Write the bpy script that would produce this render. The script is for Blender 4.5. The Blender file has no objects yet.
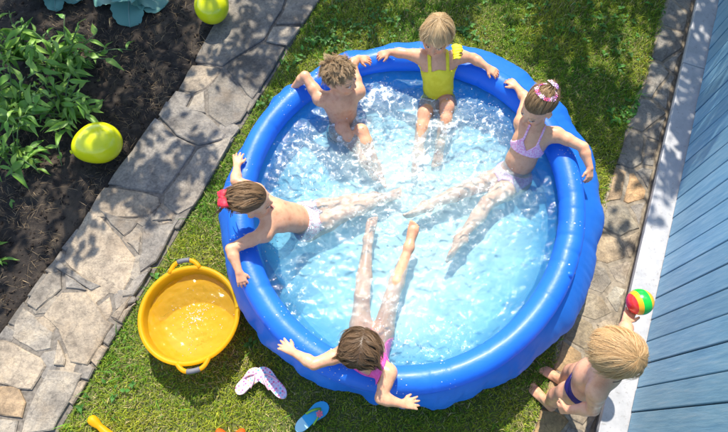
import bpy, math, random
import numpy as np
from mathutils import Vector, Matrix
random.seed(7)
RNG = np.random.default_rng(11)
rad = math.radians
scene = bpy.context.scene
C = scene.collection

# ------------------------------------------------------------------ camera
CAM_H, CAM_T, CAM_F = 3.05, rad(21.5), 569.0          # height, tilt from straight down, focal length in photo pixels
cam_d = bpy.data.cameras.new('camera'); cam = bpy.data.objects.new('camera', cam_d); C.objects.link(cam)
cam_d.sensor_width = 36.0; cam_d.lens = 36.0 * CAM_F / 728.0; cam_d.clip_start = .05; cam_d.clip_end = 500
cam.location = (0, 0, CAM_H); cam.rotation_euler = (CAM_T, 0, 0)
scene.camera = cam
# ------------------------------------------------------------------ sky and sun
SUN_EL, SUN_AZ = rad(56), rad(-2)                      # azimuth from +Y towards +X
SUN = np.array([math.sin(SUN_AZ) * math.cos(SUN_EL), math.cos(SUN_AZ) * math.cos(SUN_EL), math.sin(SUN_EL)])
w = bpy.data.worlds.new('World'); scene.world = w; w.use_nodes = True
nt = w.node_tree; bg = nt.nodes['Background']
sky = nt.nodes.new('ShaderNodeTexSky'); sky.sky_type = 'NISHITA'; sky.sun_disc = False
sky.sun_elevation = SUN_EL; sky.sun_rotation = SUN_AZ
nt.links.new(sky.outputs[0], bg.inputs[0]); bg.inputs[1].default_value = 0.15
sl = bpy.data.lights.new('sun', 'SUN'); sl.energy = 3.8; sl.angle = rad(0.53); sl.color = (1, .93, .82)
so = bpy.data.objects.new('sun', sl); C.objects.link(so)
so.rotation_euler = Vector(SUN).to_track_quat('Z', 'Y').to_euler(); so.location = (0, 6, 9)
scene.view_settings.view_transform = 'Standard'; scene.view_settings.look = 'None'
scene.view_settings.exposure = 0.98; scene.view_settings.gamma = 1.0
scene.view_settings.use_curve_mapping = False
scene.cycles.use_denoising = True
scene.cycles.max_bounces = 10; scene.cycles.transparent_max_bounces = 16
scene.cycles.caustics_reflective = False; scene.cycles.caustics_refractive = False


# ------------------------------------------------------------------ helpers
def P(px, py, z=0.0):
    """world point at height z that was measured at photo pixel (px, py)"""
    u = (px - 364) / CAM_F; v = (py - 216) / CAM_F
    c, s = math.cos(CAM_T), math.sin(CAM_T)
    d = np.array([u, s - v * c, -c - v * s]); k = (z - CAM_H) / d[2]
    return np.array([d[0] * k, d[1] * k, z])

def unit(v):
    v = np.asarray(v, float); return v / (np.linalg.norm(v) + 1e-12)

def mesh_np(name, v, f, mat=None, parent=None, smooth=True, cols=None, attrs=None):
    v = np.asarray(v, np.float32); f = np.asarray(f, np.int32)
    me = bpy.data.meshes.new(name); n = f.shape[1]
    me.vertices.add(len(v)); me.vertices.foreach_set('co', v.ravel())
    me.loops.add(f.size); me.loops.foreach_set('vertex_index', f.ravel())
    me.polygons.add(len(f)); me.polygons.foreach_set('loop_start', np.arange(0, f.size, n, dtype=np.int32))
    if smooth: me.polygons.foreach_set('use_smooth', np.ones(len(f), bool))
    me.update(calc_edges=True); me.validate()
    if cols is not None:
        a = me.color_attributes.new('Col', 'FLOAT_COLOR', 'POINT')
        a.data.foreach_set('color', np.c_[np.asarray(cols, np.float32), np.ones(len(v), np.float32)].astype(np.float32).ravel())
    for k, val in (attrs or {}).items():
        a = me.attributes.new(k, 'FLOAT', 'POINT'); a.data.foreach_set('value', np.asarray(val, np.float32))
    return link(name, me, mat, parent)

def link(name, me, mat=None, parent=None):
    o = bpy.data.objects.new(name, me); C.objects.link(o)
    if mat and not me.materials: me.materials.append(mat)
    if parent: o.parent = parent
    return o

def poly(name, v, f, mat=None, parent=None, smooth=False):
    me = bpy.data.meshes.new(name); me.from_pydata([tuple(map(float, p)) for p in v], [], f); me.update()
    if smooth:
        me.polygons.foreach_set('use_smooth', np.ones(len(me.polygons), bool))
    return link(name, me, mat, parent)

def tag(o, label=None, cat=None, group=None, kind=None):
    for k, x in (('label', label), ('category', cat), ('group', group), ('kind', kind)):
        if x: o[k] = x
    return o

def empty(name, loc, label, cat, group=None):
    o = bpy.data.objects.new(name, None); C.objects.link(o); o.location = [float(x) for x in loc]
    o.empty_display_size = .05
    return tag(o, label, cat, group)

def adopt(o, root):
    """parent o (built in world coordinates) to root, which is only translated"""
    o.parent = root; o.location = Vector(o.location) - root.location
    return o

def hsh(ix, iy, seed):
    n = (ix.astype(np.int64) * 374761393 + iy.astype(np.int64) * 668265263 + seed * 974711) & 0x7fffffff
    n = ((n ^ (n >> 13)) * 1274126177) & 0x7fffffff
    return ((n ^ (n >> 16)) & 0xffff) / 65535.0

def vnoise(x, y, seed=0):
    ix, iy = np.floor(x), np.floor(y); fx, fy = x - ix, y - iy
    fx = fx * fx * fx * (fx * (fx * 6 - 15) + 10); fy = fy * fy * fy * (fy * (fy * 6 - 15) + 10)
    a, b = hsh(ix, iy, seed), hsh(ix + 1, iy, seed); c, d = hsh(ix, iy + 1, seed), hsh(ix + 1, iy + 1, seed)
    return (a + (b - a) * fx) * (1 - fy) + (c + (d - c) * fx) * fy

def fbm(x, y, seed=0, oct=4):
    r = 0; a = .5; t = 0
    for i in range(oct):
        r = r + a * vnoise(x * 2 ** i + 17.3 * i, y * 2 ** i - 9.1 * i, seed + i); t += a; a *= .5
    return r / t

def tube_arrays(path, radii, n=8, cap=True):
    path = np.asarray(path, float); m = len(path); radii = np.broadcast_to(np.asarray(radii, float), (m,))
    t = np.gradient(path, axis=0); t /= np.linalg.norm(t, axis=1, keepdims=True) + 1e-12
    ref = np.array([0, 0, 1.]) if abs(t[0][2]) < .9 else np.array([1., 0, 0])
    a = unit(np.cross(t[0], ref)); V = []
    for i in range(m):
        a = unit(a - t[i] * np.dot(a, t[i])); b = np.cross(t[i], a)
        for k in range(n):
            q = 2 * math.pi * k / n; V.append(path[i] + radii[i] * (math.cos(q) * a + math.sin(q) * b))
    F = [(i * n + k, i * n + (k + 1) % n, (i + 1) * n + (k + 1) % n, (i + 1) * n + k) for i in range(m - 1) for k in range(n)]
    return np.array(V), F

def tube(name, path, radii, mat, parent=None, n=8):
    V, F = tube_arrays(path, radii, n); m = len(path)
    F = F + [tuple(range(n - 1, -1, -1)), tuple((m - 1) * n + k for k in range(n))]
    return poly(name, V, F, mat, parent, True)

def lathe(name, prof, mat, parent=None, n=64, loc=(0, 0, 0)):
    V = []; m = len(prof)
    for r, z in prof:
        for k in range(n):
            a = 2 * math.pi * k / n; V.append((loc[0] + r * math.cos(a), loc[1] + r * math.sin(a), loc[2] + z))
    F = [(i * n + k, i * n + (k + 1) % n, (i + 1) * n + (k + 1) % n, (i + 1) * n + k) for i in range(m - 1) for k in range(n)]
    return poly(name, V, F, mat, parent, True)

# ------------------------------------------------------------------ materials
class NT:
    def __init__(s, name):
        s.m = bpy.data.materials.new(name); s.m.use_nodes = True; s.t = s.m.node_tree; s.b = s.t.nodes['Principled BSDF']
        s.out = s.t.nodes['Material Output']
    def n(s, typ, **kw):
        o = s.t.nodes.new(typ)
        for k, v in kw.items():
            if k.startswith('_'): setattr(o, k[1:], v)
            else: o.inputs[k.replace('__', ' ')].default_value = v
        return o
    def l(s, a, b): s.t.links.new(a, b); return s
    def ramp(s, fac, stops, interp='LINEAR'):
        r = s.t.nodes.new('ShaderNodeValToRGB'); r.color_ramp.interpolation = interp
        e = r.color_ramp.elements
        while len(e) > 1: e.remove(e[-1])
        e[0].position = stops[0][0]; e[0].color = (*stops[0][1], 1)
        for p, c in stops[1:]:
            x = e.new(p); x.color = (*c, 1)
        s.l(fac, r.inputs[0]); return r
    def noise(s, scale, detail=4, rough=.55, coord='Object', vec=None, stretch=None):
        tc = s.t.nodes.new('ShaderNodeTexCoord'); n = s.t.nodes.new('ShaderNodeTexNoise')
        n.inputs['Scale'].default_value = scale; n.inputs['Detail'].default_value = detail; n.inputs['Roughness'].default_value = rough
        src = tc.outputs[coord] if coord != 'World' else s.t.nodes.new('ShaderNodeNewGeometry').outputs['Position']
        if stretch:
            mp = s.t.nodes.new('ShaderNodeMapping'); mp.inputs['Scale'].default_value = stretch; s.l(src, mp.inputs[0]); src = mp.outputs[0]
        s.l(src, n.inputs['Vector']); return n
    def mix(s, fac, a, b, blend='MIX'):
        m = s.t.nodes.new('ShaderNodeMix'); m.data_type = 'RGBA'; m.blend_type = blend
        for val, idx in ((fac, 0), (a, 6), (b, 7)):
            if isinstance(val, (int, float)): m.inputs[idx].default_value = val
            elif isinstance(val, tuple): m.inputs[idx].default_value = (*val, 1)
            else: s.l(val, m.inputs[idx])
        return m.outputs[2]
    def bump(s, height, strength=.3, dist=.01, into=None):
        b = s.t.nodes.new('ShaderNodeBump'); b.inputs['Strength'].default_value = strength; b.inputs['Distance'].default_value = dist
        s.l(height, b.inputs['Height']); s.l(b.outputs[0], (into or s.b).inputs['Normal']); return b
    def set(s, **kw):
        for k, v in kw.items():
            i = s.b.inputs[k.replace('__', ' ')]
            i.default_value = (*v, 1) if isinstance(v, tuple) and len(v) == 3 and i.type == 'RGBA' else v
        return s

def simple(name, col, rough=.5, spec=.5, var=.12, scale=40, bump=0.0, coat=0):
    t = NT(name); n = t.noise(scale)
    r = t.ramp(n.outputs[0], [(.3, tuple(c * (1 - var) for c in col)), (.7, tuple(min(1, c * (1 + var)) for c in col))])
    t.l(r.outputs[0], t.b.inputs['Base Color']); t.set(Roughness=rough); t.b.inputs['Specular IOR Level'].default_value = spec
    if coat: t.b.inputs['Coat Weight'].default_value = coat; t.b.inputs['Coat Roughness'].default_value = .1
    if bump: t.bump(n.outputs[0], bump, .004)
    return t.m

def vcol(name, rough=.5, spec=.4, sss=0.0, trans=0.0, bump=None, attr='Col'):
    t = NT(name); a = t.n('ShaderNodeVertexColor', _layer_name=attr)
    t.l(a.outputs[0], t.b.inputs['Base Color']); t.set(Roughness=rough); t.b.inputs['Specular IOR Level'].default_value = spec
    if sss:
        t.b.inputs['Subsurface Weight'].default_value = sss; t.b.inputs['Subsurface Radius'].default_value = (1, .35, .2)
        t.b.inputs['Subsurface Scale'].default_value = .008
    if bump:
        n = t.noise(bump[0], 3, .6, 'Object'); t.bump(n.outputs[0], bump[1], bump[2])
    if trans:
        tr = t.n('ShaderNodeBsdfTranslucent'); t.l(a.outputs[0], tr.inputs[0])
        mx = t.n('ShaderNodeMixShader'); mx.inputs[0].default_value = trans
        t.l(t.b.outputs[0], mx.inputs[1]); t.l(tr.outputs[0], mx.inputs[2]); t.l(mx.outputs[0], t.out.inputs[0])
    return t.m

def leaf_mat(name, c1, c2, rough=.45, trans=.3, scale=18):
    t = NT(name); oi = t.n('ShaderNodeObjectInfo'); n = t.noise(scale, 3)
    r = t.ramp(oi.outputs['Random'], [(0, c1), (1, c2)])
    col = t.mix(n.outputs[0], r.outputs[0], t.mix(1.0, r.outputs[0], (1.5, 1.45, 1.2), 'MULTIPLY'))
    t.l(col, t.b.inputs['Base Color']); t.set(Roughness=rough); t.bump(n.outputs[0], .25, .004)
    tr = t.n('ShaderNodeBsdfTranslucent'); t.l(col, tr.inputs[0])
    mx = t.n('ShaderNodeMixShader'); mx.inputs[0].default_value = trans
    t.l(t.b.outputs[0], mx.inputs[1]); t.l(tr.outputs[0], mx.inputs[2]); t.l(mx.outputs[0], t.out.inputs[0])
    return t.m

M = {}
def m_skin():
    t = NT('skin'); a = t.n('ShaderNodeVertexColor', _layer_name='Col'); n = t.noise(38, 5, .6); n2 = t.noise(420, 3, .6); n3 = t.noise(9, 3)
    c = t.mix(1.0, a.outputs[0], t.ramp(n.outputs[0], [(.32, (.90, .80, .76)), (.5, (1, 1, 1)), (.70, (1.06, 1.06, 1.04))]).outputs[0], 'MULTIPLY')
    c = t.mix(1.0, c, t.ramp(n2.outputs[0], [(.3, (.90, .87, .85)), (.6, (1.03, 1.03, 1.03))]).outputs[0], 'MULTIPLY')
    t.l(c, t.b.inputs['Base Color']); t.l(t.ramp(n3.outputs[0], [(.4, (.28, .28, .28)), (.62, (.52, .52, .52))]).outputs[0], t.b.inputs['Roughness'])
    t.b.inputs['Subsurface Weight'].default_value = .15; t.b.inputs['Subsurface Radius'].default_value = (1, .3, .15); t.b.inputs['Subsurface Scale'].default_value = .008
    t.bump(t.mix(.5, n.outputs[0], n2.outputs[0]), .22, .004); return t.m
M['skin'] = m_skin()
M['hair'] = vcol('hair', .45, .35, trans=.35)
M['grass'] = vcol('grass', .5, .3, trans=.35)
M['tree_leaf'] = vcol('tree_leaf', .45, .4, trans=.25)

def m_vinyl(name, c, c2, rough=.43, trans=.34):
    t = NT(name); n = t.noise(3.2, 3); n2 = t.noise(90, 3)
    t.l(t.ramp(n.outputs[0], [(.3, c), (.7, c2)]).outputs[0], t.b.inputs['Base Color']); t.set(Roughness=rough)
    t.b.inputs['Coat Weight'].default_value = .06; t.b.inputs['Coat Roughness'].default_value = .2
    mp = t.mix(.12, t.noise(7, 4).outputs[0], n2.outputs[0]); t.bump(mp, .26, .02)
    tr = t.n('ShaderNodeBsdfTranslucent'); tr.inputs[0].default_value = (*[min(1, x * 1.5) for x in c2], 1)     # thin plastic lets some light through
    mx = t.n('ShaderNodeMixShader'); mx.inputs[0].default_value = trans
    t.l(t.b.outputs[0], mx.inputs[1]); t.l(tr.outputs[0], mx.inputs[2]); t.l(mx.outputs[0], t.out.inputs[0])
    return t.m
M['vinyl'] = m_vinyl('blue_vinyl', (.016, .19, .80), (.028, .24, .88))
M['liner'] = m_vinyl('liner_vinyl', (.05, .40, .82), (.09, .50, .88), .35, .45)
M['floor_liner'] = m_vinyl('floor_vinyl', (.12, .50, .74), (.20, .58, .80), .4, 0.02)

def m_water():
    t = NT('pool_water'); t.t.nodes.remove(t.b)
    tr = t.n('ShaderNodeBsdfTransparent'); tr.inputs[0].default_value = (.90, .97, .99, 1)
    rf = t.n('ShaderNodeBsdfRefraction'); rf.inputs['Color'].default_value = (.86, .96, .99, 1); rf.inputs['IOR'].default_value = 1.2; rf.inputs['Roughness'].default_value = .02
    gl = t.n('ShaderNodeBsdfGlossy'); gl.inputs['Roughness'].default_value = .06
    df = t.n('ShaderNodeBsdfDiffuse'); df.inputs[0].default_value = (.50, .78, .86, 1)
    fo = t.n('ShaderNodeBsdfDiffuse'); fo.inputs[0].default_value = (.93, .97, .98, 1)
    fr = t.n('ShaderNodeFresnel'); fr.inputs[0].default_value = 1.33
    n = t.noise(60, 5, .65); b = t.n('ShaderNodeBump'); b.inputs['Strength'].default_value = .35; b.inputs['Distance'].default_value = .006
    t.l(n.outputs[0], b.inputs['Height'])
    for x in (gl, fr, rf): t.l(b.outputs[0], x.inputs['Normal'])
    at = t.n('ShaderNodeAttribute', _attribute_name='milk'); af = t.n('ShaderNodeAttribute', _attribute_name='foam')
    fn = t.noise(240, 5, .75)
    fn2 = t.noise(42, 5, .65); fs = t.n('ShaderNodeMath', _operation='MULTIPLY_ADD'); t.l(fn2.outputs[0], fs.inputs[0]); fs.inputs[1].default_value = .7
    fq = t.n('ShaderNodeMath', _operation='MULTIPLY'); t.l(fn.outputs[0], fq.inputs[0]); fq.inputs[1].default_value = .55; t.l(fq.outputs[0], fs.inputs[2])
    fa = t.n('ShaderNodeMath', _operation='MULTIPLY_ADD'); t.l(af.outputs['Fac'], fa.inputs[0]); fa.inputs[1].default_value = .34; t.l(fs.outputs[0], fa.inputs[2])
    fm = t.ramp(fa.outputs[0], [(.83, (0, 0, 0)), (1.0, (.85, .85, .85))])
    def mixs(f, a, c):
        m = t.n('ShaderNodeMixShader')
        if isinstance(f, float): m.inputs[0].default_value = f
        else: t.l(f, m.inputs[0])
        t.l(a.outputs[0], m.inputs[1]); t.l(c.outputs[0], m.inputs[2]); return m
    s = mixs(.10, tr, rf); t.l(t.ramp(at.outputs['Fac'], [(.04, (.035, .36, .74)), (.12, (.26, .62, .80)), (.26, (.64, .83, .86))]).outputs[0], df.inputs[0]); s = mixs(at.outputs['Fac'], s, df); s = mixs(fm.outputs[0], s, fo); s = mixs(fr.outputs[0], s, gl)
    t.l(s.outputs[0], t.out.inputs[0]); return t.m
M['water'] = m_water()

def m_drop():
    t = NT('water_drop'); t.t.nodes.remove(t.b)
    tr = t.n('ShaderNodeBsdfTransparent'); tr.inputs[0].default_value = (.95, .98, 1, 1)
    gl = t.n('ShaderNodeBsdfGlossy'); gl.inputs['Roughness'].default_value = .05
    df = t.n('ShaderNodeBsdfDiffuse'); df.inputs[0].default_value = (.9, .96, .98, 1)
    lw = t.n('ShaderNodeFresnel'); lw.inputs[0].default_value = 1.5
    a = t.n('ShaderNodeMixShader'); a.inputs[0].default_value = .6; t.l(tr.outputs[0], a.inputs[1]); t.l(df.outputs[0], a.inputs[2])
    b = t.n('ShaderNodeMixShader'); t.l(lw.outputs[0], b.inputs[0]); t.l(a.outputs[0], b.inputs[1]); t.l(gl.outputs[0], b.inputs[2])
    t.l(b.outputs[0], t.out.inputs[0]); return t.m
M['drop'] = m_drop()

def m_soil():
    t = NT('soil'); n = t.noise(26, 8, .7); n2 = t.noise(5, 4)
    c = t.ramp(n.outputs[0], [(.3, (.010, .0075, .006)), (.55, (.028, .021, .016)), (.75, (.07, .053, .038))])
    c2 = t.mix(t.ramp(n2.outputs[0], [(.5, (0, 0, 0)), (.75, (1, 1, 1))]).outputs[0], c.outputs[0], (.10, .075, .05))
    t.l(c2, t.b.inputs['Base Color']); t.set(Roughness=.95); t.bump(n.outputs[0], .9, .02); return t.m
M['soil'] = m_soil()
M['clod'] = simple('soil_clod', (.032, .024, .019), .95, .2, .5, 30, .6)

def m_lawn():
    t = NT('lawn_soil'); n = t.noise(14, 7, .7)
    t.l(t.ramp(n.outputs[0], [(.3, (.07, .08, .025)), (.6, (.13, .15, .04)), (.8, (.24, .20, .09))]).outputs[0], t.b.inputs['Base Color'])
    t.set(Roughness=.95); t.bump(n.outputs[0], .7, .02); return t.m
M['lawn'] = m_lawn()

def m_stone():
    t = NT('flagstone'); vc = t.n('ShaderNodeTexVoronoi', _feature='DISTANCE_TO_EDGE'); vc.inputs['Scale'].default_value = 5.5; gp = t.n('ShaderNodeNewGeometry'); nz = t.noise(8, 4, .6, 'World'); vm = t.n('ShaderNodeVectorMath', _operation='MULTIPLY_ADD'); t.l(nz.outputs[1], vm.inputs[0]); vm.inputs[1].default_value = (.16, .16, .16); t.l(gp.outputs['Position'], vm.inputs[2]); t.l(vm.outputs[0], vc.inputs['Vector'])
    oi = t.n('ShaderNodeObjectInfo'); n = t.noise(9, 8, .68, 'World'); n2 = t.noise(70, 6, .7, 'World'); n3 = t.noise(3.2, 4, .6, 'World')
    v = t.ramp(n.outputs[0], [(.30, (.48, .48, .50)), (.5, (1, 1, 1)), (.72, (1.45, 1.38, 1.25))])
    c = t.mix(1.0, oi.outputs['Color'], v.outputs[0], 'MULTIPLY')
    sp = t.ramp(n2.outputs[0], [(.35, (.6, .6, .6)), (.6, (1.15, 1.15, 1.15))]); c = t.mix(.7, c, t.mix(1.0, c, sp.outputs[0], 'MULTIPLY'))
    st = t.ramp(n3.outputs[0], [(.55, (0, 0, 0)), (.72, (1, 1, 1))]); c = t.mix(st.outputs[0], c, t.mix(.6, c, (.27, .20, .13))); dk = t.ramp(t.noise(2.1, 6, .7, 'World').outputs[0], [(.36, (.55, .53, .52)), (.52, (1, 1, 1))]); c = t.mix(1.0, c, dk.outputs[0], 'MULTIPLY')
    ck = t.ramp(vc.outputs[0], [(.0, (.55, .55, .55)), (.018, (1, 1, 1))]); c = t.mix(.35, c, t.mix(1.0, c, ck.outputs[0], 'MULTIPLY'))
    t.l(c, t.b.inputs['Base Color']); t.set(Roughness=.85)
    h = t.mix(.4, n.outputs[0], n2.outputs[0]); h = t.mix(.18, h, ck.outputs[0]); t.bump(h, .9, .016); return t.m
M['stone'] = m_stone()
M['mortar'] = simple('mortar', (.17, .15, .125), .95, .2, .35, 60, .8)
M['sand_mortar'] = simple('sandy_mortar', (.26, .22, .165), .95, .2, .4, 35, .9)

def m_board():
    t = NT('blue_paint'); oi = t.n('ShaderNodeObjectInfo')
    n = t.noise(6, 6, .65, 'Object', stretch=(9, 9, .9)); n2 = t.noise(14, 7, .7, 'Object', stretch=(6, 6, 1.2))
    c = t.ramp(n.outputs[0], [(.3, (.13, .295, .43)), (.55, (.21, .385, .50)), (.75, (.32, .46, .54))])
    wear = t.ramp(n2.outputs[0], [(.60, (0, 0, 0)), (.68, (1, 1, 1))])
    cc = t.mix(t.mix(.55, (0., 0., 0.), wear.outputs[0]), c.outputs[0], (.33, .42, .48))
    hv = t.n('ShaderNodeHueSaturation'); mr = t.n('ShaderNodeMapRange'); mr.inputs[3].default_value = .85; mr.inputs[4].default_value = 1.12
    t.l(oi.outputs['Random'], mr.inputs[0]); t.l(mr.outputs[0], hv.inputs['Value']); t.l(cc, hv.inputs['Color'])
    t.l(hv.outputs[0], t.b.inputs['Base Color']); t.set(Roughness=.5); t.bump(t.mix(.5, n.outputs[0], n2.outputs[0]), .5, .006); return t.m
M['board'] = m_board()
M['gap'] = simple('dark_gap', (.012, .05, .10), .8)
def m_white():
    t = NT('white_paint'); n = t.noise(11, 6, .65); n2 = t.noise(55, 5, .7)
    c = t.ramp(n.outputs[0], [(.3, (.33, .335, .345)), (.55, (.41, .41, .42)), (.8, (.46, .46, .45))])
    d = t.ramp(n2.outputs[0], [(.57, (0, 0, 0)), (.70, (1, 1, 1))])
    t.l(t.mix(t.mix(.7, (0., 0., 0.), d.outputs[0]), c.outputs[0], (.21, .20, .185)), t.b.inputs['Base Color']); t.set(Roughness=.5); t.bump(n2.outputs[0], .3, .003); return t.m
M['white'] = m_white()
M['yellow_plastic'] = simple('yellow_plastic', (.90, .52, .008), .48, .4, .06, 30, .05)
def see_through(m, col, f):
    t = m.node_tree; b = t.nodes['Principled BSDF']; tr = t.nodes.new('ShaderNodeBsdfTranslucent'); tr.inputs[0].default_value = (*col, 1); mx = t.nodes.new('ShaderNodeMixShader'); mx.inputs[0].default_value = f
    t.links.new(b.outputs[0], mx.inputs[1]); t.links.new(tr.outputs[0], mx.inputs[2]); t.links.new(mx.outputs[0], t.nodes['Material Output'].inputs[0])
see_through(M['yellow_plastic'], (.99, .68, .04), .55)
M['grip'] = simple('grey_grip', (.13, .13, .14), .6)
def m_balloon():
    t = NT('balloon_latex'); t.set(Roughness=.25)
    n = t.noise(4, 2); t.l(t.ramp(n.outputs[0], [(.3, (.74, .75, .004)), (.7, (.80, .82, .01))]).outputs[0], t.b.inputs['Base Color'])
    t.b.inputs['Subsurface Weight'].default_value = .5; t.b.inputs['Subsurface Radius'].default_value = (1, 1, .2); t.b.inputs['Subsurface Scale'].default_value = .05
    t.b.inputs['Coat Weight'].default_value = .4; return t.m
M['balloon'] = m_balloon()
M['pepper_leaf'] = leaf_mat('pepper_leaf', (.10, .25, .035), (.24, .40, .075))
M['cabbage_leaf'] = leaf_mat('cabbage_leaf', (.07, .21, .21), (.13, .30, .27), .5, .12, 9)
M['weed_leaf'] = leaf_mat('weed_leaf', (.08, .26, .04), (.15, .36, .06))
M['stem'] = simple('green_stem', (.09, .16, .05), .6)
M['bark'] = simple('bark', (.10, .075, .055), .9, .2, .4, 20, .8)

# ------------------------------------------------------------------ the place: ground, bed, paths
PL = [P(243, 0), P(120, 160), P(0, 335)]; PR = [P(320, 0), P(195, 215), P(60, 432)]     # edges of the left path
def xl(y): return -1.94 + (y - .52) * (-.82 + 1.94) / (2.77 - .52)
def xr(y): return -1.52 + (y - .04) * (-.30 + 1.52) / (2.77 - .04)
def xp(y): return np.interp(y, [-.5, .04, 1.24, 1.5, 2.06, 2.77, 4], [.62, .83, 1.37, 1.47, 1.74, 2.04, 2.5])   # lawn / right path
WD = unit(np.array([2.17 - 1.13, 2.66 - .04, 0]))      # along the wall
WN = np.array([-WD[1], WD[0], 0])                       # out of the wall
WL = np.array([1.13, .04, 0.])                          # ledge front line
def xw(y): return WL[0] + (y - WL[1]) * WD[0] / WD[1]

def grid_sheet(name, x0, x1, y0, y1, h, zf, mat, mask=None):
    xs = np.arange(x0, x1 + h / 2, h); ys = np.arange(y0, y1 + h / 2, h)
    X, Y = np.meshgrid(xs, ys); Z = zf(X, Y); nx = len(xs)
    i = np.arange(len(ys) - 1)[:, None] * nx + np.arange(nx - 1)[None]
    F = np.stack([i, i + 1, i + nx + 1, i + nx], -1).reshape(-1, 4)
    V = np.stack([X, Y, Z], -1).reshape(-1, 3)
    if mask is not None:
        k = mask(V[F].mean(1)); F = F[k]; u = np.unique(F); re = np.zeros(len(V), int); re[u] = np.arange(len(u)); F = re[F]; V = V[u]
    return mesh_np(name, V, F, mat)
g = poly('ground', [(-200, -200, -.03), (200, -200, -.03), (200, 200, -.03), (-200, 200, -.03)], [(0, 1, 2, 3)], M['lawn']); tag(g, kind='structure')
lawn = grid_sheet('lawn', -3.4, 4.2, -1.2, 6.5, .05, lambda x, y: .008 * (fbm(x * 3, y * 3, 3) - .5) - .004, M['lawn']); tag(lawn, kind='structure')
bed = grid_sheet('garden_soil', -4.4, -.2, -.6, 4.6, .021,
                 lambda x, y: .014 + .05 * (fbm(x * 7, y * 7, 21, 5) - .42) * np.clip((xl(y) - x) * 8, 0, 1) + .02 * (fbm(x * 30, y * 30, 5, 3) - .5) - .06 * np.clip((x - xl(y)) / .03, 0, 1),
                 M['soil'], lambda c: c[:, 0] < xl(c[:, 1]) + .06)
tag(bed, kind='structure')

def path_base(name, xa, xb, y0, y1, z, mat):
    V, F = [], []; n = 40
    for i in range(n + 1):
        y = y0 + (y1 - y0) * i / n; a, b = xa(y), xb(y)
        for k in range(9): V.append((a + (b - a) * k / 8, y, z + (0 if 0 < k < 8 else -.02)))
    for i in range(n):
        for k in range(8): F.append((i * 9 + k, i * 9 + k + 1, (i + 1) * 9 + k + 1, (i + 1) * 9 + k))
    return tag(poly(name, V, F, mat, None, True), kind='structure')
path_l = path_base('flagstone_path', lambda y: xl(y) + .005, lambda y: xr(y) - .01, -.5, 4.6, .021, M['mortar'])
path_r = path_base('side_path', lambda y: xp(y) + .02 * math.sin(y * 9), lambda y: xw(y) + .04, -.5, 4.6, .012, M['sand_mortar'])

def stone(pts, z, th, col, parent, seed, gap=.0005):
    r = random.Random(seed); pts = np.array(pts, float)[:, :2]; ar = 0
    for i in range(len(pts)):
        a, b = pts[i], pts[(i + 1) % len(pts)]; ar += a[0] * b[1] - a[1] * b[0]
    if ar < 0: pts = pts[::-1]
    ctr = pts.mean(0); out = []
    for i in range(len(pts)):
        a, b = pts[i], pts[(i + 1) % len(pts)]; L = np.linalg.norm(b - a); n = max(1, int(L / .055)); nn = np.array([b[1] - a[1], a[0] - b[0]]) / (L + 1e-9)
        for k in range(n):
            t = k / n; t2 = t if k else t + .06
            out.append(a + (b - a) * t2 - nn * (gap + r.uniform(0, .006)) + (np.array([r.uniform(-.003, .003), r.uniform(-.003, .003)])))
    out = np.array(out); n = len(out); V = []; tilt = np.array([r.uniform(-.012, .012), r.uniform(-.012, .012)])
    d = ctr - out; dl = np.linalg.norm(d, axis=1, keepdims=True) + 1e-9
    def ring(ins, dz, jit):
        for p in out + d / dl * np.minimum(ins, dl * .5): V.append((p[0], p[1], z + dz + float((p - ctr) @ tilt) + r.uniform(-jit, jit)))
    ring(0, -th, 0); ring(0, -.006, .001); ring(.007, 0, .0012); ring(.05, .001, .002)
    V.append((ctr[0], ctr[1], z + r.uniform(0, .003)))
    F = [(q * n + i, q * n + (i + 1) % n, (q + 1) * n + (i + 1) % n, (q + 1) * n + i) for q in range(3) for i in range(n)]
    F += [(3 * n + i, 3 * n + (i + 1) % n, 4 * n) for i in range(n)]
    o = poly('stone', V, F, M['stone'], parent, False); o.color = (*col, 1); return o

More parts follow.
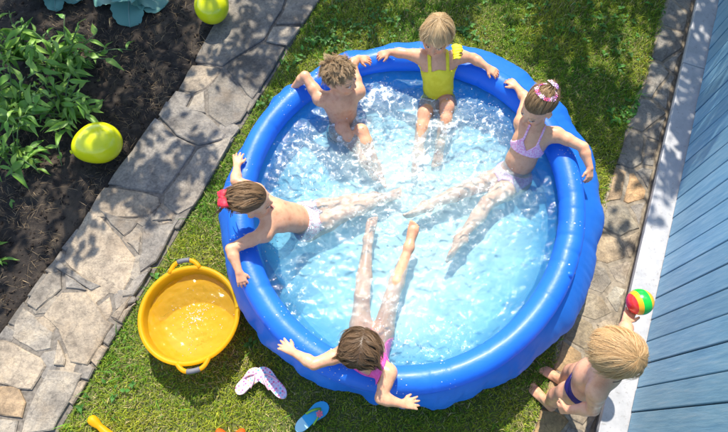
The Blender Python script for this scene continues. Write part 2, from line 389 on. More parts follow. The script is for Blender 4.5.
def crop(x0, y0, s, pts): return [P(x0 + a / s, y0 + b / s) for a, b in pts]
GREY, DARK, TAN, BLUE, RUST = (.29, .255, .205), (.205, .185, .155), (.36, .295, .215), (.26, .235, .20), (.38, .27, .16)
ST = [
 (120, 0, 3.323, [(395, -60), (600, -80), (553, 5), (543, 45), (503, 100), (480, 143), (360, 217), (343, 230), (246, 212)], DARK),
 (120, 0, 3.323, [(600, -80), (760, -90), (664, 4), (609, 92), (515, 90), (547, 45), (556, 5)], GREY),
 (120, 0, 3.323, [(512, 95), (606, 97), (556, 165), (482, 148)], GREY),
 (120, 0, 3.323, [(480, 150), (554, 168), (498, 260), (440, 345), (405, 300), (352, 232), (365, 217)], DARK),
 (120, 0, 3.323, [(244, 217), (342, 234), (330, 262), (285, 305), (246, 322), (196, 300)], TAN),
 (120, 0, 3.323, [(193, 304), (244, 325), (220, 372), (137, 378)], BLUE),
 (120, 0, 3.323, [(250, 324), (286, 308), (290, 388), (223, 374)], GREY),
 (120, 0, 3.323, [(292, 303), (347, 238), (402, 303), (438, 348), (404, 410), (352, 432), (294, 388)], DARK),
 (60, 100, 3.6, [(388, 12), (455, 28), (528, 55), (606, 135), (588, 152), (500, 172), (420, 135), (355, 58)], BLUE),
 (60, 100, 3.6, [(352, 62), (418, 137), (498, 176), (440, 262), (372, 348), (318, 338), (170, 308), (240, 215)], BLUE),
 (60, 100, 3.6, [(503, 178), (608, 142), (640, 120), (565, 258), (482, 402), (428, 424), (374, 384), (380, 346), (445, 262)], GREY),
 (60, 100, 3.6, [(168, 313), (312, 340), (366, 356), (366, 385), (328, 422), (270, 432), (92, 428)], TAN),
 (60, 180, 3.6, [(148, 116), (298, 158), (236, 214), (168, 140)], DARK),
 (60, 180, 3.6, [(364, 98), (412, 152), (332, 156)], GREY),
 (60, 180, 3.6, [(300, 168), (415, 162), (440, 140), (350, 312), (293, 342), (288, 285), (302, 262)], BLUE),
 (60, 180, 3.6, [(112, 106), (150, 132), (226, 217), (286, 292), (262, 360), (224, 428), (122, 404), (12, 290)], TAN),
 (60, 180, 3.6, [(243, 226), (299, 203), (291, 276)], GREY),
 (60, 180, 3.6, [(288, 346), (332, 332), (272, 425), (228, 428), (266, 366)], BLUE),
 (0, 220, 2.04, [(132, 148), (186, 150), (222, 206), (238, 214), (181, 304), (146, 292), (121, 222), (91, 196)], TAN),
 (0, 220, 2.04, [(131, 110), (131, 145), (77, 190), (58, 172), (105, 106)], GREY),
 (0, 220, 2.04, [(137, 110), (186, 147), (135, 144)], BLUE),
 (0, 220, 2.04, [(110, 96), (122, 84), (190, 128), (214, 138), (190, 148)], BLUE),
 (0, 220, 2.04, [(71, 193), (117, 233), (111, 266), (76, 272), (26, 242), (34, 208), (52, 178)], GREY),
 (0, 220, 2.04, [(125, 243), (143, 286), (136, 300), (112, 301)], TAN),
 (0, 220, 2.04, [(-10, 238), (22, 246), (96, 284), (100, 302), (70, 352), (-10, 334)], TAN),
 (0, 220, 2.04, [(-10, 338), (46, 341), (61, 376), (50, 406), (-10, 398)], RUST),
 (0, 220, 2.04, [(105, 302), (178, 314), (110, 436), (44, 440), (70, 366)], GREY),
 (0, 220, 2.04, [(-10, 404), (46, 410), (38, 445), (-10, 445)], GREY),
 (0, 220, 2.04, [(226, 200), (272, 152), (292, 128), (242, 213)], TAN),
 (0, 220, 2.04, [(44, 446), (108, 441), (70, 520), (0, 520)], BLUE),
]
for i, (x0, y0, s, pts, col) in enumerate(ST):
    r = random.Random(i); k = r.uniform(.9, 1.12)
    stone(crop(x0, y0, s, pts), .030 + r.uniform(-.004, .006), .03, tuple(c * k for c in col), path_l, i)
# small lower stones pack what the big ones leave open
def inside(p, pl):
    c_ = False; j = len(pl) - 1
    for i in range(len(pl)):
        if (pl[i][1] > p[1]) != (pl[j][1] > p[1]) and p[0] < (pl[j][0] - pl[i][0]) * (p[1] - pl[i][1]) / (pl[j][1] - pl[i][1]) + pl[i][0]: c_ = not c_
        j = i
    return c_
def edge_d(p, pl):
    d_ = 9
    for i in range(len(pl)):
        a, b = pl[i][:2], pl[(i + 1) % len(pl)][:2]; t = np.clip((p - a) @ (b - a) / ((b - a) @ (b - a) + 1e-9), 0, 1); d_ = min(d_, np.linalg.norm(p - a - t * (b - a)))
    return d_
POLY = [crop(x0, y0, s, pts) for x0, y0, s, pts, _ in ST]; rp = random.Random(2); FILL = []
for _ in range(5000):
    y = rp.uniform(-.1, 3.0); p = np.array([rp.uniform(xl(y) + .02, xr(y) - .02), y])
    if any(np.linalg.norm(p - q) < .075 for q in FILL): continue
    if any(inside(p, pl) or edge_d(p, pl) < .010 for pl in POLY): continue
    FILL.append(p)

def clip(poly_, p, n):
    out = []
    for i in range(len(poly_)):
        a, b = poly_[i], poly_[(i + 1) % len(poly_)]; da, db = (a - p) @ n, (b - p) @ n
        if da <= 0: out.append(a)
        if da * db < 0: out.append(a + (b - a) * da / (da - db))
    return out
seeds = [(694, 6), (676, 18), (668, 44), (688, 62), (648, 84), (668, 96), (646, 116), (664, 132), (630, 152), (655, 158), (614, 186), (634, 192), (654, 182),
         (622, 222), (644, 214), (608, 252), (637, 246), (600, 282), (622, 276), (618, 296), (594, 308), (585, 336), (608, 332), (570, 362), (596, 366),
         (556, 392), (586, 404), (545, 425), (604, 420), (570, 448), (700, -25), (680, -20)]
SP = [P(*s_)[:2] for s_ in seeds]
SCOL = {10: RUST, 11: (.42, .27, .14), 13: (.33, .29, .22), 14: (.30, .27, .23), 15: (.40, .31, .20), 16: (.36, .29, .20), 17: (.40, .36, .29), 18: (.36, .31, .24), 19: (.38, .35, .28), 20: (.36, .30, .21), 21: (.35, .28, .18), 22: (.34, .28, .2), 23: (.40, .27, .14), 24: (.35, .29, .2), 25: (.40, .28, .14), 26: (.36, .3, .22), 27: (.42, .28, .13)}
for i, p in enumerate(FILL):
    pl = [p + .085 * np.array([math.cos(a), math.sin(a)]) for a in np.arange(8) * math.pi / 4 + i]
    for q in FILL:
        if q is not p: pl = clip(pl, (p + q) / 2, (q - p) / np.linalg.norm(q - p))
    for e0, sg in ((xl, -1), (xr, 1)):
        e = unit(np.array([e0(p[1] + .1) - e0(p[1] - .1), .2])); pl = clip(pl, np.array([e0(p[1]) - sg * .004, p[1]]), sg * np.array([e[1], -e[0]]))
    if len(pl) > 2:
        r = random.Random(300 + i); c = (GREY, BLUE, TAN, DARK)[i % 4]; stone([(a[0], a[1], 0) for a in pl], .0235 + r.uniform(-.002, .002), .02, c, path_l, 300 + i, .003)
for i, p in enumerate(SP):
    ys = p[1]; pl = [np.array(q) for q in ((xp(ys - .6) + .02, ys - .6), (xw(ys - .6) + .01, ys - .6), (xw(ys + .6) + .01, ys + .6), (xp(ys + .6) + .02, ys + .6))]
    # follow the bent lawn edge with a half plane through the nearest edge point
    e = np.array([xp(ys + .1) - xp(ys - .1), .2]); e /= np.linalg.norm(e)
    pl = [np.array((p[0] - .6, ys - .5)), np.array((p[0] + .6, ys - .5)), np.array((p[0] + .6, ys + .5)), np.array((p[0] - .6, ys + .5))]
    pl = clip(pl, np.array([xp(ys) + .012, ys]), np.array([-e[1], e[0]]))
    pl = clip(pl, np.array([xw(ys) + .012, ys]), np.array([WD[1], -WD[0]]))
    for j, q in enumerate(SP):
        if j != i and len(pl) > 2: pl = clip(pl, (p + q) / 2, (q - p) / np.linalg.norm(q - p))
    if len(pl) > 2:
        r = random.Random(100 + i); k = r.uniform(.85, 1.15); c = SCOL.get(i, (.25, .23, .195))
        stone([(a[0], a[1], 0) for a in pl], .0165 + r.uniform(-.003, .005), .03, tuple(x * k for x in c), path_r, 100 + i, .006)

# ------------------------------------------------------------------ house wall of blue boards with a white ledge
LEDGE_Z, LEDGE_W = .12, .125
hw = empty('house_wall', WL, 'blue painted vertical board wall rising from a white ledge at the right', 'wall')
def wbox(name, s0, s1, d0, d1, z0, z1, mat, bev=.0, parent=hw):
    """box along the wall: s along, d outwards from the board plane (ledge front at LEDGE_W)"""
    o0 = WL - WN * LEDGE_W
    V = []
    for z in (z0, z1):
        for s, d in ((s0, d0), (s1, d0), (s1, d1), (s0, d1)): V.append(o0 + WD * s + WN * d + np.array([0, 0, z]) - np.array(parent.location))
    me = bpy.data.meshes.new(name); me.from_pydata([tuple(map(float, v)) for v in V], [], [(3, 2, 1, 0), (4, 5, 6, 7), (0, 1, 5, 4), (1, 2, 6, 5), (2, 3, 7, 6), (3, 0, 4, 7)]); me.update()
    o = link(name, me, mat, parent)
    if bev:
        b = o.modifiers.new('bevel', 'BEVEL'); b.width = bev; b.segments = 2; b.limit_method = 'NONE'
    return o
wbox('backing', -1.6, 8, -.10, -.024, .0, 2.42, M['gap'])
s0 = (P(629, 410, .14) - WL) @ WD - .003
BW = .121
k0 = int((s0 + 1.5) / BW)
for k in range(-k0, 58):
    a = s0 + k * BW; r = random.Random(k)
    wbox('board', a + .0035, a + BW - .0035, -.022, r.uniform(-.002, .0015), LEDGE_Z + .006 + r.uniform(0, .004), 2.4, M['board'], .003)
for s in (-1.6, .35, 2.3, 4.25, 6.2):
    wbox('ledge_board', s, s + 1.947, -.02, LEDGE_W, .085, LEDGE_Z, M['white'], .004)
wbox('plinth', -1.6, 8.1, -.1, LEDGE_W - .02, -.03, .083, M['mortar'])
wbox('cap_rail', -1.6, 8.1, -.12, .03, 2.425, 2.47, M['white'], .004)

# ------------------------------------------------------------------ the inflatable pool
PC = np.array([.209, 1.113]); RING_Z, RING_R, WATER_Z = .44, .064, .385
def ring_R(a): return .8405 - .0183 * np.cos(2 * a) + .0144 * np.sin(2 * a) + .0026 * np.cos(3 * a) + .0074 * np.sin(3 * a)
OUT = sorted([(3, 1.085), (-17, 1.03), (-35, 1.015), (-49, .985), (-70, .966), (-80, .972), (-98, .95), (-122, .962), (-140, .975), (-155, .965), (-178, .975), (168, .985), (150, 1.0), (124, 1.045), (105, 1.10), (84, 1.15), (60, 1.20), (40, 1.20), (23, 1.145)])
oa = np.array([rad(a) for a, _ in OUT]); orr = np.array([r for _, r in OUT])
oa = np.r_[oa - 2 * math.pi, oa, oa + 2 * math.pi]; orr = np.r_[orr, orr, orr]
def out_R(a):
    a = (np.asarray(a) + math.pi) % (2 * math.pi) - math.pi
    w_ = np.exp(-((a[..., None] - oa) / .16) ** 2); return (w_ * orr).sum(-1) / w_.sum(-1)
pool = empty('inflatable_pool', (PC[0], PC[1], 0), 'round bright blue inflatable pool full of splashing water', 'pool')
NA = 720
A = np.linspace(0, 2 * math.pi, NA, endpoint=False)
def cyc(V2, wrap_b):
    """V2 (NA, NB, 3) -> mesh arrays wrapped round A"""
    na, nb, _ = V2.shape; i = np.arange(na)[:, None]; j = np.arange(nb if wrap_b else nb - 1)[None]
    a0, a1 = i * nb, ((i + 1) % na) * nb; j1 = (j + 1) % nb
    return V2.reshape(-1, 3), np.stack([a0 + j, a1 + j, a1 + j1, a0 + j1], -1).reshape(-1, 4)
def circ_noise(a, f, seed): return fbm(50 + np.cos(a) * f, 50 + np.sin(a) * f, seed, 4) - .5
rr = random.Random(5)
cre = [(rr.uniform(0, 6.283), rr.uniform(.006, .016), rr.uniform(.001, .0035), rr.uniform(0, 6.28)) for _ in range(70)]
dips = [(math.atan2(P(x, y, .47)[1] - PC[1], P(x, y, .47)[0] - PC[0]), d, wd) for x, y, d, wd in
        ((318, 88, .016, .10), (362, 66, .012, .09), (405, 55, .014, .09), (468, 60, .014, .09), (520, 98, .014, .08), (566, 140, .012, .08), (240, 190, .012, .07), (243, 245, .014, .08), (335, 355, .014, .08), (388, 380, .014, .08))]
T = np.linspace(0, 2 * math.pi, 40, endpoint=False)
aa, tt = np.meshgrid(A, T, indexing='ij')
r_t = RING_R * (1 + .05 * circ_noise(aa, 6, 3))
for a0, wd, amp, ph in cre:      # short creases across the tube, strongest at one place of its section
    da = (aa - a0 + math.pi) % (2 * math.pi) - math.pi
    r_t = r_t - amp * np.exp(-(da / wd) ** 2) * np.clip(np.cos(tt - ph), 0, 1) ** 1.5
zc = RING_Z + .006 * circ_noise(aa, 2.5, 9)
for a0, d, wd in dips:
    da = (aa - a0 + math.pi) % (2 * math.pi) - math.pi; zc = zc - .45 * d * np.exp(-(da / wd) ** 2)
r_t = r_t - .0035 * np.exp(-((tt - 5.6) / .05) ** 2)
Rc = ring_R(aa)
V2 = np.stack([(Rc + r_t * np.cos(tt)) * np.cos(aa), (Rc + r_t * np.cos(tt)) * np.sin(aa), zc + r_t * np.sin(tt)], -1)
v, f = cyc(V2, True); ring = mesh_np('inflated_ring', v, f, M['vinyl'], pool)
# outer wall: hangs from the ring, bulges, gathers into folds, tucks under
NB = 30
B = np.linspace(0, 1, NB); aa, bb = np.meshgrid(A, B, indexing='ij')
Rm = out_R(A)[:, None]; Rt = ring_R(aa) + .048
prof_r = np.where(bb < .6, Rt + (Rm - Rt) * np.sin(np.clip(bb / .6, 0, 1) * math.pi / 2) ** .9, Rm - .05 * (np.clip((bb - .6) / .4, 0, 1)) ** 2)
prof_z = .405 * (1 - bb ** 1.05) + .002
fold = circ_noise(aa, 7, 31) * .06 + circ_noise(aa + bb * .15, 15, 37) * .016 + .004 * np.sin(aa * 23 + 7 * circ_noise(aa, 4, 2) + bb * 2)
envf = np.sin(np.clip(bb, 0, 1) * math.pi) ** .7 * .75 + .35 * bb
wav = .05 * circ_noise(aa, 6, 77) * bb
prof_r = prof_r + fold * envf * (.55 + .45 * (np.sin(aa * 3 + 1) > -.6)) + wav
prof_z = prof_z + .015 * circ_noise(aa + bb, 14, 41) * np.sin(bb * math.pi)
V2 = np.stack([prof_r * np.cos(aa), prof_r * np.sin(aa), np.maximum(prof_z, .002)], -1)
v, f = cyc(V2[:, ::-1], False); wall = mesh_np('side_wall', v, f, M['vinyl'], pool)
# weld seam: a thin raised strip below the ring
sr = ring_R(A) + .0605; seam = np.stack([sr * np.cos(A), sr * np.sin(A), RING_Z - .028 + 0 * A], -1)
Vs, Fs = tube_arrays(np.r_[seam, seam[:1]], .004, 6); poly('weld_seam', Vs, Fs, M['vinyl'], pool, True)
# liner inside
prof = [(-.022, .405), (-.030, .36), (-.036, .28), (-.044, .18), (-.056, .09), (-.075, .04), (-.10, .022)]
V2 = np.stack([np.stack([(ring_R(A) - .02 + d + .012 * circ_noise(A + z * 3, 12, 55)) * np.cos(A), (ring_R(A) - .02 + d + .012 * circ_noise(A + z * 3, 12, 55)) * np.sin(A), np.full(NA, z)], -1) for d, z in prof], 1)
v, f = cyc(V2, False); mesh_np('liner_wall', v, f, M['liner'], pool)
RR = np.linspace(0, 1, 14); V2 = np.stack([np.stack([(ring_R(A) - .10) * t * np.cos(A), (ring_R(A) - .10) * t * np.sin(A), .020 + .012 * (fbm(8 + 6 * t * np.cos(A), 8 + 6 * t * np.sin(A), 61) - .5)], -1) for t in RR], 1)
v, f = cyc(V2, False); mesh_np('liner_floor', v, f, M['floor_liner'], pool)
# valve on the ring
va = rad(-28); vp = np.array([(ring_R(va) + .03) * math.cos(va), (ring_R(va) + .03) * math.sin(va), RING_Z + .05])
lathe('valve', [(.0, .012), (.010, .012), (.012, .006), (.018, .004), (.02, -.004)], M['vinyl'], pool, 20, vp)

# ------------------------------------------------------------------ water
def wl(px, py): return P(px, py, WATER_Z)[:2]
TURB = [(wl(345, 125), .13, 1.0), (wl(368, 160), .12, .8), (wl(380, 100), .11, .9), (wl(428, 115), .13, 1.0), (wl(450, 115), .12, .9), (wl(420, 160), .14, .8), (wl(480, 130), .11, .7),
        (wl(470, 175), .13, .7), (wl(395, 180), .17, .6), (wl(300, 150), .10, .7), (wl(315, 200), .10, .35), (wl(400, 330), .12, .5), (wl(450, 345), .10, .5), (wl(385, 210), .12, .5), (wl(500, 110), .10, .6), (wl(270, 240), .08, .4), (wl(440, 215), .14, .45)]
h = .0054
xs = np.arange(-.92, .92, h); X, Y = np.meshgrid(xs, xs); Rr = np.hypot(X, Y); Th = np.arctan2(Y, X)
gx, gy = X + PC[0], Y + PC[1]
turb = np.zeros_like(X)
for c_, s_, a_ in TURB: turb = np.maximum(turb, a_ * np.exp(-((gx - c_[0]) ** 2 + (gy - c_[1]) ** 2) / (2 * s_ * s_)))
rid = lambda f_, s_: 1 - np.abs(2 * fbm(gx * f_, gy * f_, s_, 4) - 1)
wx = gx + .05 * (fbm(gx * 6, gy * 6, 90) - .5); wy = gy + .05 * (fbm(gx * 6, gy * 6, 91) - .5)
ripple = (1 - np.abs(2 * fbm(wx * 14, wy * 14, 92, 3) - 1)) ** 2 * .010 + (fbm(wx * 30, wy * 30, 93, 3) - .5) * .008
Z = WATER_Z + .018 * (fbm(gx * 4, gy * 4, 94) - .5) + ripple * (.55 + 1.5 * turb) + turb * .018 * (fbm(gx * 22, gy * 22, 95, 4) - .3)
edge = np.clip((Rr - .62) / .16, 0, 1)
big = fbm(gx * 5 + 3, gy * 5, 96, 4); fine = (1 - np.abs(2 * fbm(wx * 16, wy * 16, 97, 4) - 1))
centre = np.clip(1.15 - np.hypot(gx - .25, gy - .98) / .75, 0, 1)
deep = np.clip(.34 + .55 * centre * (.45 + .8 * big) + .25 * turb - .12 * edge, .2, .93)     # bubbles carried down below the swimmers
upper = np.clip((gy - 1.0) / .35, 0, 1)
milk = np.clip(.06 + centre * (.45 + .8 * big) * (.15 + .04 * upper) + .12 * turb * (.4 + .6 * upper) + .04 * upper - .03 * edge + .06 * np.clip((fine - .84) / .14, 0, 1), .04, .42)  # the fine ridges paint pale caustic-like light lines into the milk
foam = np.clip(.48 * turb + .55 * np.clip((fine - (.90 - .12 * turb)) / .12, 0, 1) * (.25 + turb) + .25 * (big - .45), 0, 1)
n = len(xs); i = np.arange(n - 1)[:, None] * n + np.arange(n - 1)[None]
F = np.stack([i, i + 1, i + n + 1, i + n], -1).reshape(-1, 4); V = np.stack([gx, gy, Z], -1).reshape(-1, 3)
keep = (Rr < ring_R(Th) - .02).reshape(-1)[F].all(1); F = F[keep]; u = np.unique(F); re_ = np.zeros(len(V), int); re_[u] = np.arange(len(u))
water = mesh_np('pool_water', V[u], re_[F], M['water'], attrs={'milk': milk.ravel()[u], 'foam': foam.ravel()[u]}); tag(water, kind='structure')
def m_bub():
    t = NT('bubble_cloud'); t.t.nodes.remove(t.b); tr = t.n('ShaderNodeBsdfTransparent'); df = t.n('ShaderNodeBsdfDiffuse'); df.inputs[0].default_value = (.50, .77, .84, 1)
    at = t.n('ShaderNodeAttribute', _attribute_name='milk'); m_ = t.n('ShaderNodeMixShader'); t.l(t.ramp(at.outputs['Fac'], [(.2, (.05, .42, .80)), (.45, (.27, .65, .82)), (.75, (.57, .80, .83))]).outputs[0], df.inputs[0]); t.l(at.outputs['Fac'], m_.inputs[0]); t.l(tr.outputs[0], m_.inputs[1]); t.l(df.outputs[0], m_.inputs[2]); t.l(m_.outputs[0], t.out.inputs[0]); return t.m
sx_ = slice(None, None, 4); gx4, gy4, d4, R4, T4 = gx[sx_, sx_], gy[sx_, sx_], deep[sx_, sx_], Rr[sx_, sx_], Th[sx_, sx_]; n4 = gx4.shape[0]
i = np.arange(n4 - 1)[:, None] * n4 + np.arange(n4 - 1)[None]; F4 = np.stack([i, i + 1, i + n4 + 1, i + n4], -1).reshape(-1, 4); V4 = np.stack([gx4, gy4, .245 + .03 * (fbm(gx4 * 6, gy4 * 6, 99) - .5)], -1).reshape(-1, 3)
k4 = (R4 < ring_R(T4) - .012).reshape(-1)[F4].all(1); F4 = F4[k4]; u4 = np.unique(F4); r4 = np.zeros(len(V4), int); r4[u4] = np.arange(len(u4))
cloud = mesh_np('bubble_cloud', V4[u4], r4[F4], m_bub(), attrs={'milk': d4.ravel()[u4]}); tag(cloud, kind='stuff')
# drops: thrown up by the splashing, and lying on the ring
ico_v = np.array([(0, 0, 1)] + [(math.sin(a) * math.cos(b), math.sin(a) * math.sin(b), math.cos(a)) for a in (.79, 1.57, 2.36) for b in np.arange(6) * math.pi / 3] + [(0, 0, -1)])
ico_f = [(0, 1 + k, 1 + (k + 1) % 6) for k in range(6)]
for q in range(2):
    for k in range(6):
        a_, b_ = 1 + q * 6 + k, 1 + q * 6 + (k + 1) % 6; ico_f += [(a_, a_ + 6, b_ + 6), (a_, b_ + 6, b_)]
ico_f += [(19, 13 + (k + 1) % 6, 13 + k) for k in range(6)]; ico_f = np.array(ico_f)
def blobs(name, pos, rad3, mat, kind='stuff'):
    pos = np.array(pos); rad3 = np.array(rad3); V = (ico_v[None] * rad3[:, None, :] + pos[:, None, :]).reshape(-1, 3)
    F = (ico_f[None] + (np.arange(len(pos)) * 20)[:, None, None]).reshape(-1, 3)
    return tag(mesh_np(name, V, F, mat), kind=kind)
pos, rs = [], []
for c_, s_, a_ in TURB:
    for _ in range(int(150 * a_)):
        x, y = RNG.normal(c_[0], s_ * .8), RNG.normal(c_[1], s_ * .8)
        if math.hypot(x - PC[0], y - PC[1]) > .76: continue
        r_ = RNG.uniform(.0008, .0026) * (1 if RNG.random() < .9 else 1.6)
        pos.append((x, y, WATER_Z + abs(RNG.normal(.012, .03 * a_)) + .004)); rs.append((r_ * RNG.uniform(.7, 1.5), r_ * RNG.uniform(.7, 1.5), r_))
blobs('splash_drops', pos, rs, M['drop'])
pos, rs = [], []
for _ in range(1100):
    a_ = RNG.uniform(0, 2 * math.pi)
    if vnoise(np.array(a_ * 9.0), np.array(.5), 8) < .62: continue
    t_ = RNG.normal(1.35, .7); R_ = ring_R(a_); q = RING_R * .985
    pos.append((PC[0] + (R_ + q * math.cos(t_)) * math.cos(a_), PC[1] + (R_ + q * math.cos(t_)) * math.sin(a_), RING_Z + q * math.sin(t_))); r_ = RNG.uniform(.001, .0028) * (2 if RNG.random() < .06 else 1); rs.append((r_ * 1.3, r_, r_ * .6))
blobs('ring_drops', pos, rs, M['drop'])

# ------------------------------------------------------------------ people
GH = .0043
class Field:
    """a signed distance grid; shapes are smoothly joined into it, then it is turned into ONE closed surface"""
    def __init__(s, lo, hi, h=GH):
        s.lo = np.asarray(lo, np.float64); s.h = h; s.n = np.ceil((np.asarray(hi) - s.lo) / h).astype(int) + 1
        s.v = np.full(s.n, .05, np.float32)
    def box(s, lo, hi):
        a = np.clip(np.floor((np.asarray(lo) - s.lo) / s.h).astype(int), 0, s.n - 1); b = np.clip(np.ceil((np.asarray(hi) - s.lo) / s.h).astype(int) + 1, 1, s.n)
        sl = tuple(slice(x, y) for x, y in zip(a, b))
        ax = [(s.lo[i] + s.h * np.arange(a[i], b[i])).astype(np.float32) for i in range(3)]
        return sl, ax[0][:, None, None], ax[1][None, :, None], ax[2][None, None, :]
    def join(s, sl, d, k, cut=False):
        a = s.v[sl]
        if cut: a = -a
        hh = np.clip(.5 + .5 * (d - a) / k, 0, 1) if not cut else np.clip(.5 + .5 * (d - a) / k, 0, 1)
        r = d + (a - d) * hh - k * hh * (1 - hh)
        s.v[sl] = -r if cut else r
    def cone(s, a, b, ra, rb, k=.012, flat=None):
        a, b = np.asarray(a, float), np.asarray(b, float); m = max(ra, rb) + .03 + k
        sl, X, Y, Z = s.box(np.minimum(a, b) - m, np.maximum(a, b) + m)
        ab = b - a; L2 = float(ab @ ab) + 1e-9
        px, py, pz = X - a[0], Y - a[1], Z - a[2]
        t = np.clip((px * ab[0] + py * ab[1] + pz * ab[2]) / L2, 0, 1)
        qx, qy, qz = px - t * ab[0], py - t * ab[1], pz - t * ab[2]; d2 = qx * qx + qy * qy + qz * qz
        if flat is not None:
            nrm, sc = flat; dn = qx * nrm[0] + qy * nrm[1] + qz * nrm[2]; d2 = d2 + dn * dn * (1 / (sc * sc) - 1)
        d = np.sqrt(d2) - (ra + (rb - ra) * t)
        s.join(sl, (d * (1 if flat is None else .8)).astype(np.float32), k)
    def ell(s, c, axes, r, k=.02, cut=False):
        c = np.asarray(c, float); m = max(r) + .03 + k
        sl, X, Y, Z = s.box(c - m, c + m); px, py, pz = X - c[0], Y - c[1], Z - c[2]
        k0 = 0; k1 = 0
        for e, q in zip(axes, r):
            w_ = px * e[0] + py * e[1] + pz * e[2]; k0 = k0 + (w_ / q) ** 2; k1 = k1 + (w_ / (q * q)) ** 2
        k0 = np.sqrt(k0) + 1e-6; k1 = np.sqrt(k1) + 1e-6
        s.join(sl, (k0 * (k0 - 1) / k1).astype(np.float32), k, cut)
    def surface(s, v=None, lo=None):
        v = s.v if v is None else v; lo = s.lo if lo is None else lo
        ins = v < 0; c = np.zeros(tuple(x - 1 for x in v.shape), np.int8); cor = [(i, j, k) for i in (0, 1) for j in (0, 1) for k in (0, 1)]
        sub = lambda arr, o: arr[o[0]:arr.shape[0] - 1 + o[0], o[1]:arr.shape[1] - 1 + o[1], o[2]:arr.shape[2] - 1 + o[2]]
        for o in cor: c += sub(ins, o)
        act = np.argwhere((c > 0) & (c < 8)); idx = np.full(c.shape, -1, np.int32); idx[tuple(act.T)] = np.arange(len(act))
        acc = np.zeros((len(act), 3)); cnt = np.zeros(len(act))
        val = {o: v[tuple((act + np.array(o)).T)].astype(float) for o in cor}
        for o in cor:
            for ax in range(3):
                if o[ax] == 0:
                    p = list(o); p[ax] = 1; p = tuple(p); a, b = val[o], val[p]; m = (a < 0) != (b < 0)
                    t = np.where(m, a / np.where(m, a - b, 1), 0); pt = np.tile(np.array(o, float), (len(act), 1)); pt[:, ax] += t
                    acc[m] += pt[m]; cnt[m] += 1
        V = lo + s.h * (act + acc / np.maximum(cnt, 1)[:, None]); F = []
        for ax in range(3):
            u_, w_ = (ax + 1) % 3, (ax + 2) % 3
            a = ins[tuple(slice(0, -1) if i == ax else slice(None) for i in range(3))]; b = ins[tuple(slice(1, None) if i == ax else slice(None) for i in range(3))]
            e = np.argwhere(a != b); e = e[(e[:, u_] > 0) & (e[:, w_] > 0) & (e[:, u_] < v.shape[u_] - 1) & (e[:, w_] < v.shape[w_] - 1)]
            fl = a[tuple(e.T)]; q = []
            for du, dw in ((-1, -1), (0, -1), (0, 0), (-1, 0)):
                x = e.copy(); x[:, u_] += du; x[:, w_] += dw; q.append(idx[tuple(x.T)])
            q = np.stack(q, 1); q[~fl] = q[~fl][:, ::-1]; F.append(q)
        return V, np.concatenate(F)

def frame(fwd, up):
    f = unit(fwd); u = np.asarray(up, float); u = unit(u - f * (u @ f)); return np.cross(f, u), f, u      # right, forward, up

def hand(fd, W, tip, dorsal, side, curl=.25, sc=1.0, splay=.16):
    d = unit(tip - W); n = unit(dorsal - d * (dorsal @ d)); s_ = np.cross(d, n) * side               # s_ points to the thumb side
    for o in (-.017, -.006, .006, .017): fd.cone(W + d * .004 * sc + s_ * o * .55 * sc, W + d * .044 * sc + s_ * o * sc, .0098 * sc, .0082 * sc, .007)
    for o, L, q in ((.0175, .032, 1.0), (.006, .037, .35), (-.006, .034, -.35), (-.0165, .026, -1.0)):
        k0 = W + d * (.044 - abs(o) * .12) * sc + s_ * o * sc; a = unit(d + s_ * q * splay - n * curl * .5); b = unit(d + s_ * q * splay - n * curl * 1.7); c_ = unit(d * .8 + s_ * q * splay - n * curl * 2.6)
        k1 = k0 + a * L * .45 * sc; k2 = k1 + b * L * .35 * sc; k3 = k2 + c_ * L * .28 * sc
        fd.cone(k0, k1, .0066 * sc, .0060 * sc, .0025); fd.cone(k1, k2, .0060 * sc, .0056 * sc, .0015); fd.cone(k2, k3, .0056 * sc, .0047 * sc, .0015)
    t0 = W + d * .012 * sc + s_ * .011 * sc; t1 = t0 + unit(d * .62 + s_ * .75 - n * .2) * .024 * sc; t2 = t1 + unit(d * .85 + s_ * .42 - n * .35) * .021 * sc
    fd.cone(t0, t1, .0092 * sc, .0078 * sc, .006); fd.cone(t1, t2, .0074 * sc, .0056 * sc, .002)

def foot(fd, A_, toe, up, side, sc=1.0):
    t = unit(toe - A_); u = unit(up - t * (up @ t)); s_ = np.cross(t, u) * side                       # s_ to the big-toe side
    heel = A_ - t * .018 * sc - u * .020 * sc; ball = A_ + t * .078 * sc - u * .028 * sc
    fd.cone(A_, heel, .024 * sc, .022 * sc, .015)
    fd.cone(A_ + u * .004, ball, .022 * sc, .016 * sc, .02)
    fd.cone(heel, ball, .021 * sc, .029 * sc, .012, (u, .52))
    for i, (o, L, r) in enumerate(((.020, .034, .0092), (.0075, .033, .0068), (-.0025, .029, .0063), (-.0115, .024, .006), (-.020, .018, .0058))):
        b = ball + s_ * o * sc + t * .008 * sc - u * .002; fd.cone(b, b + t * L * sc - u * .002, r * sc, r * .92 * sc, .003)

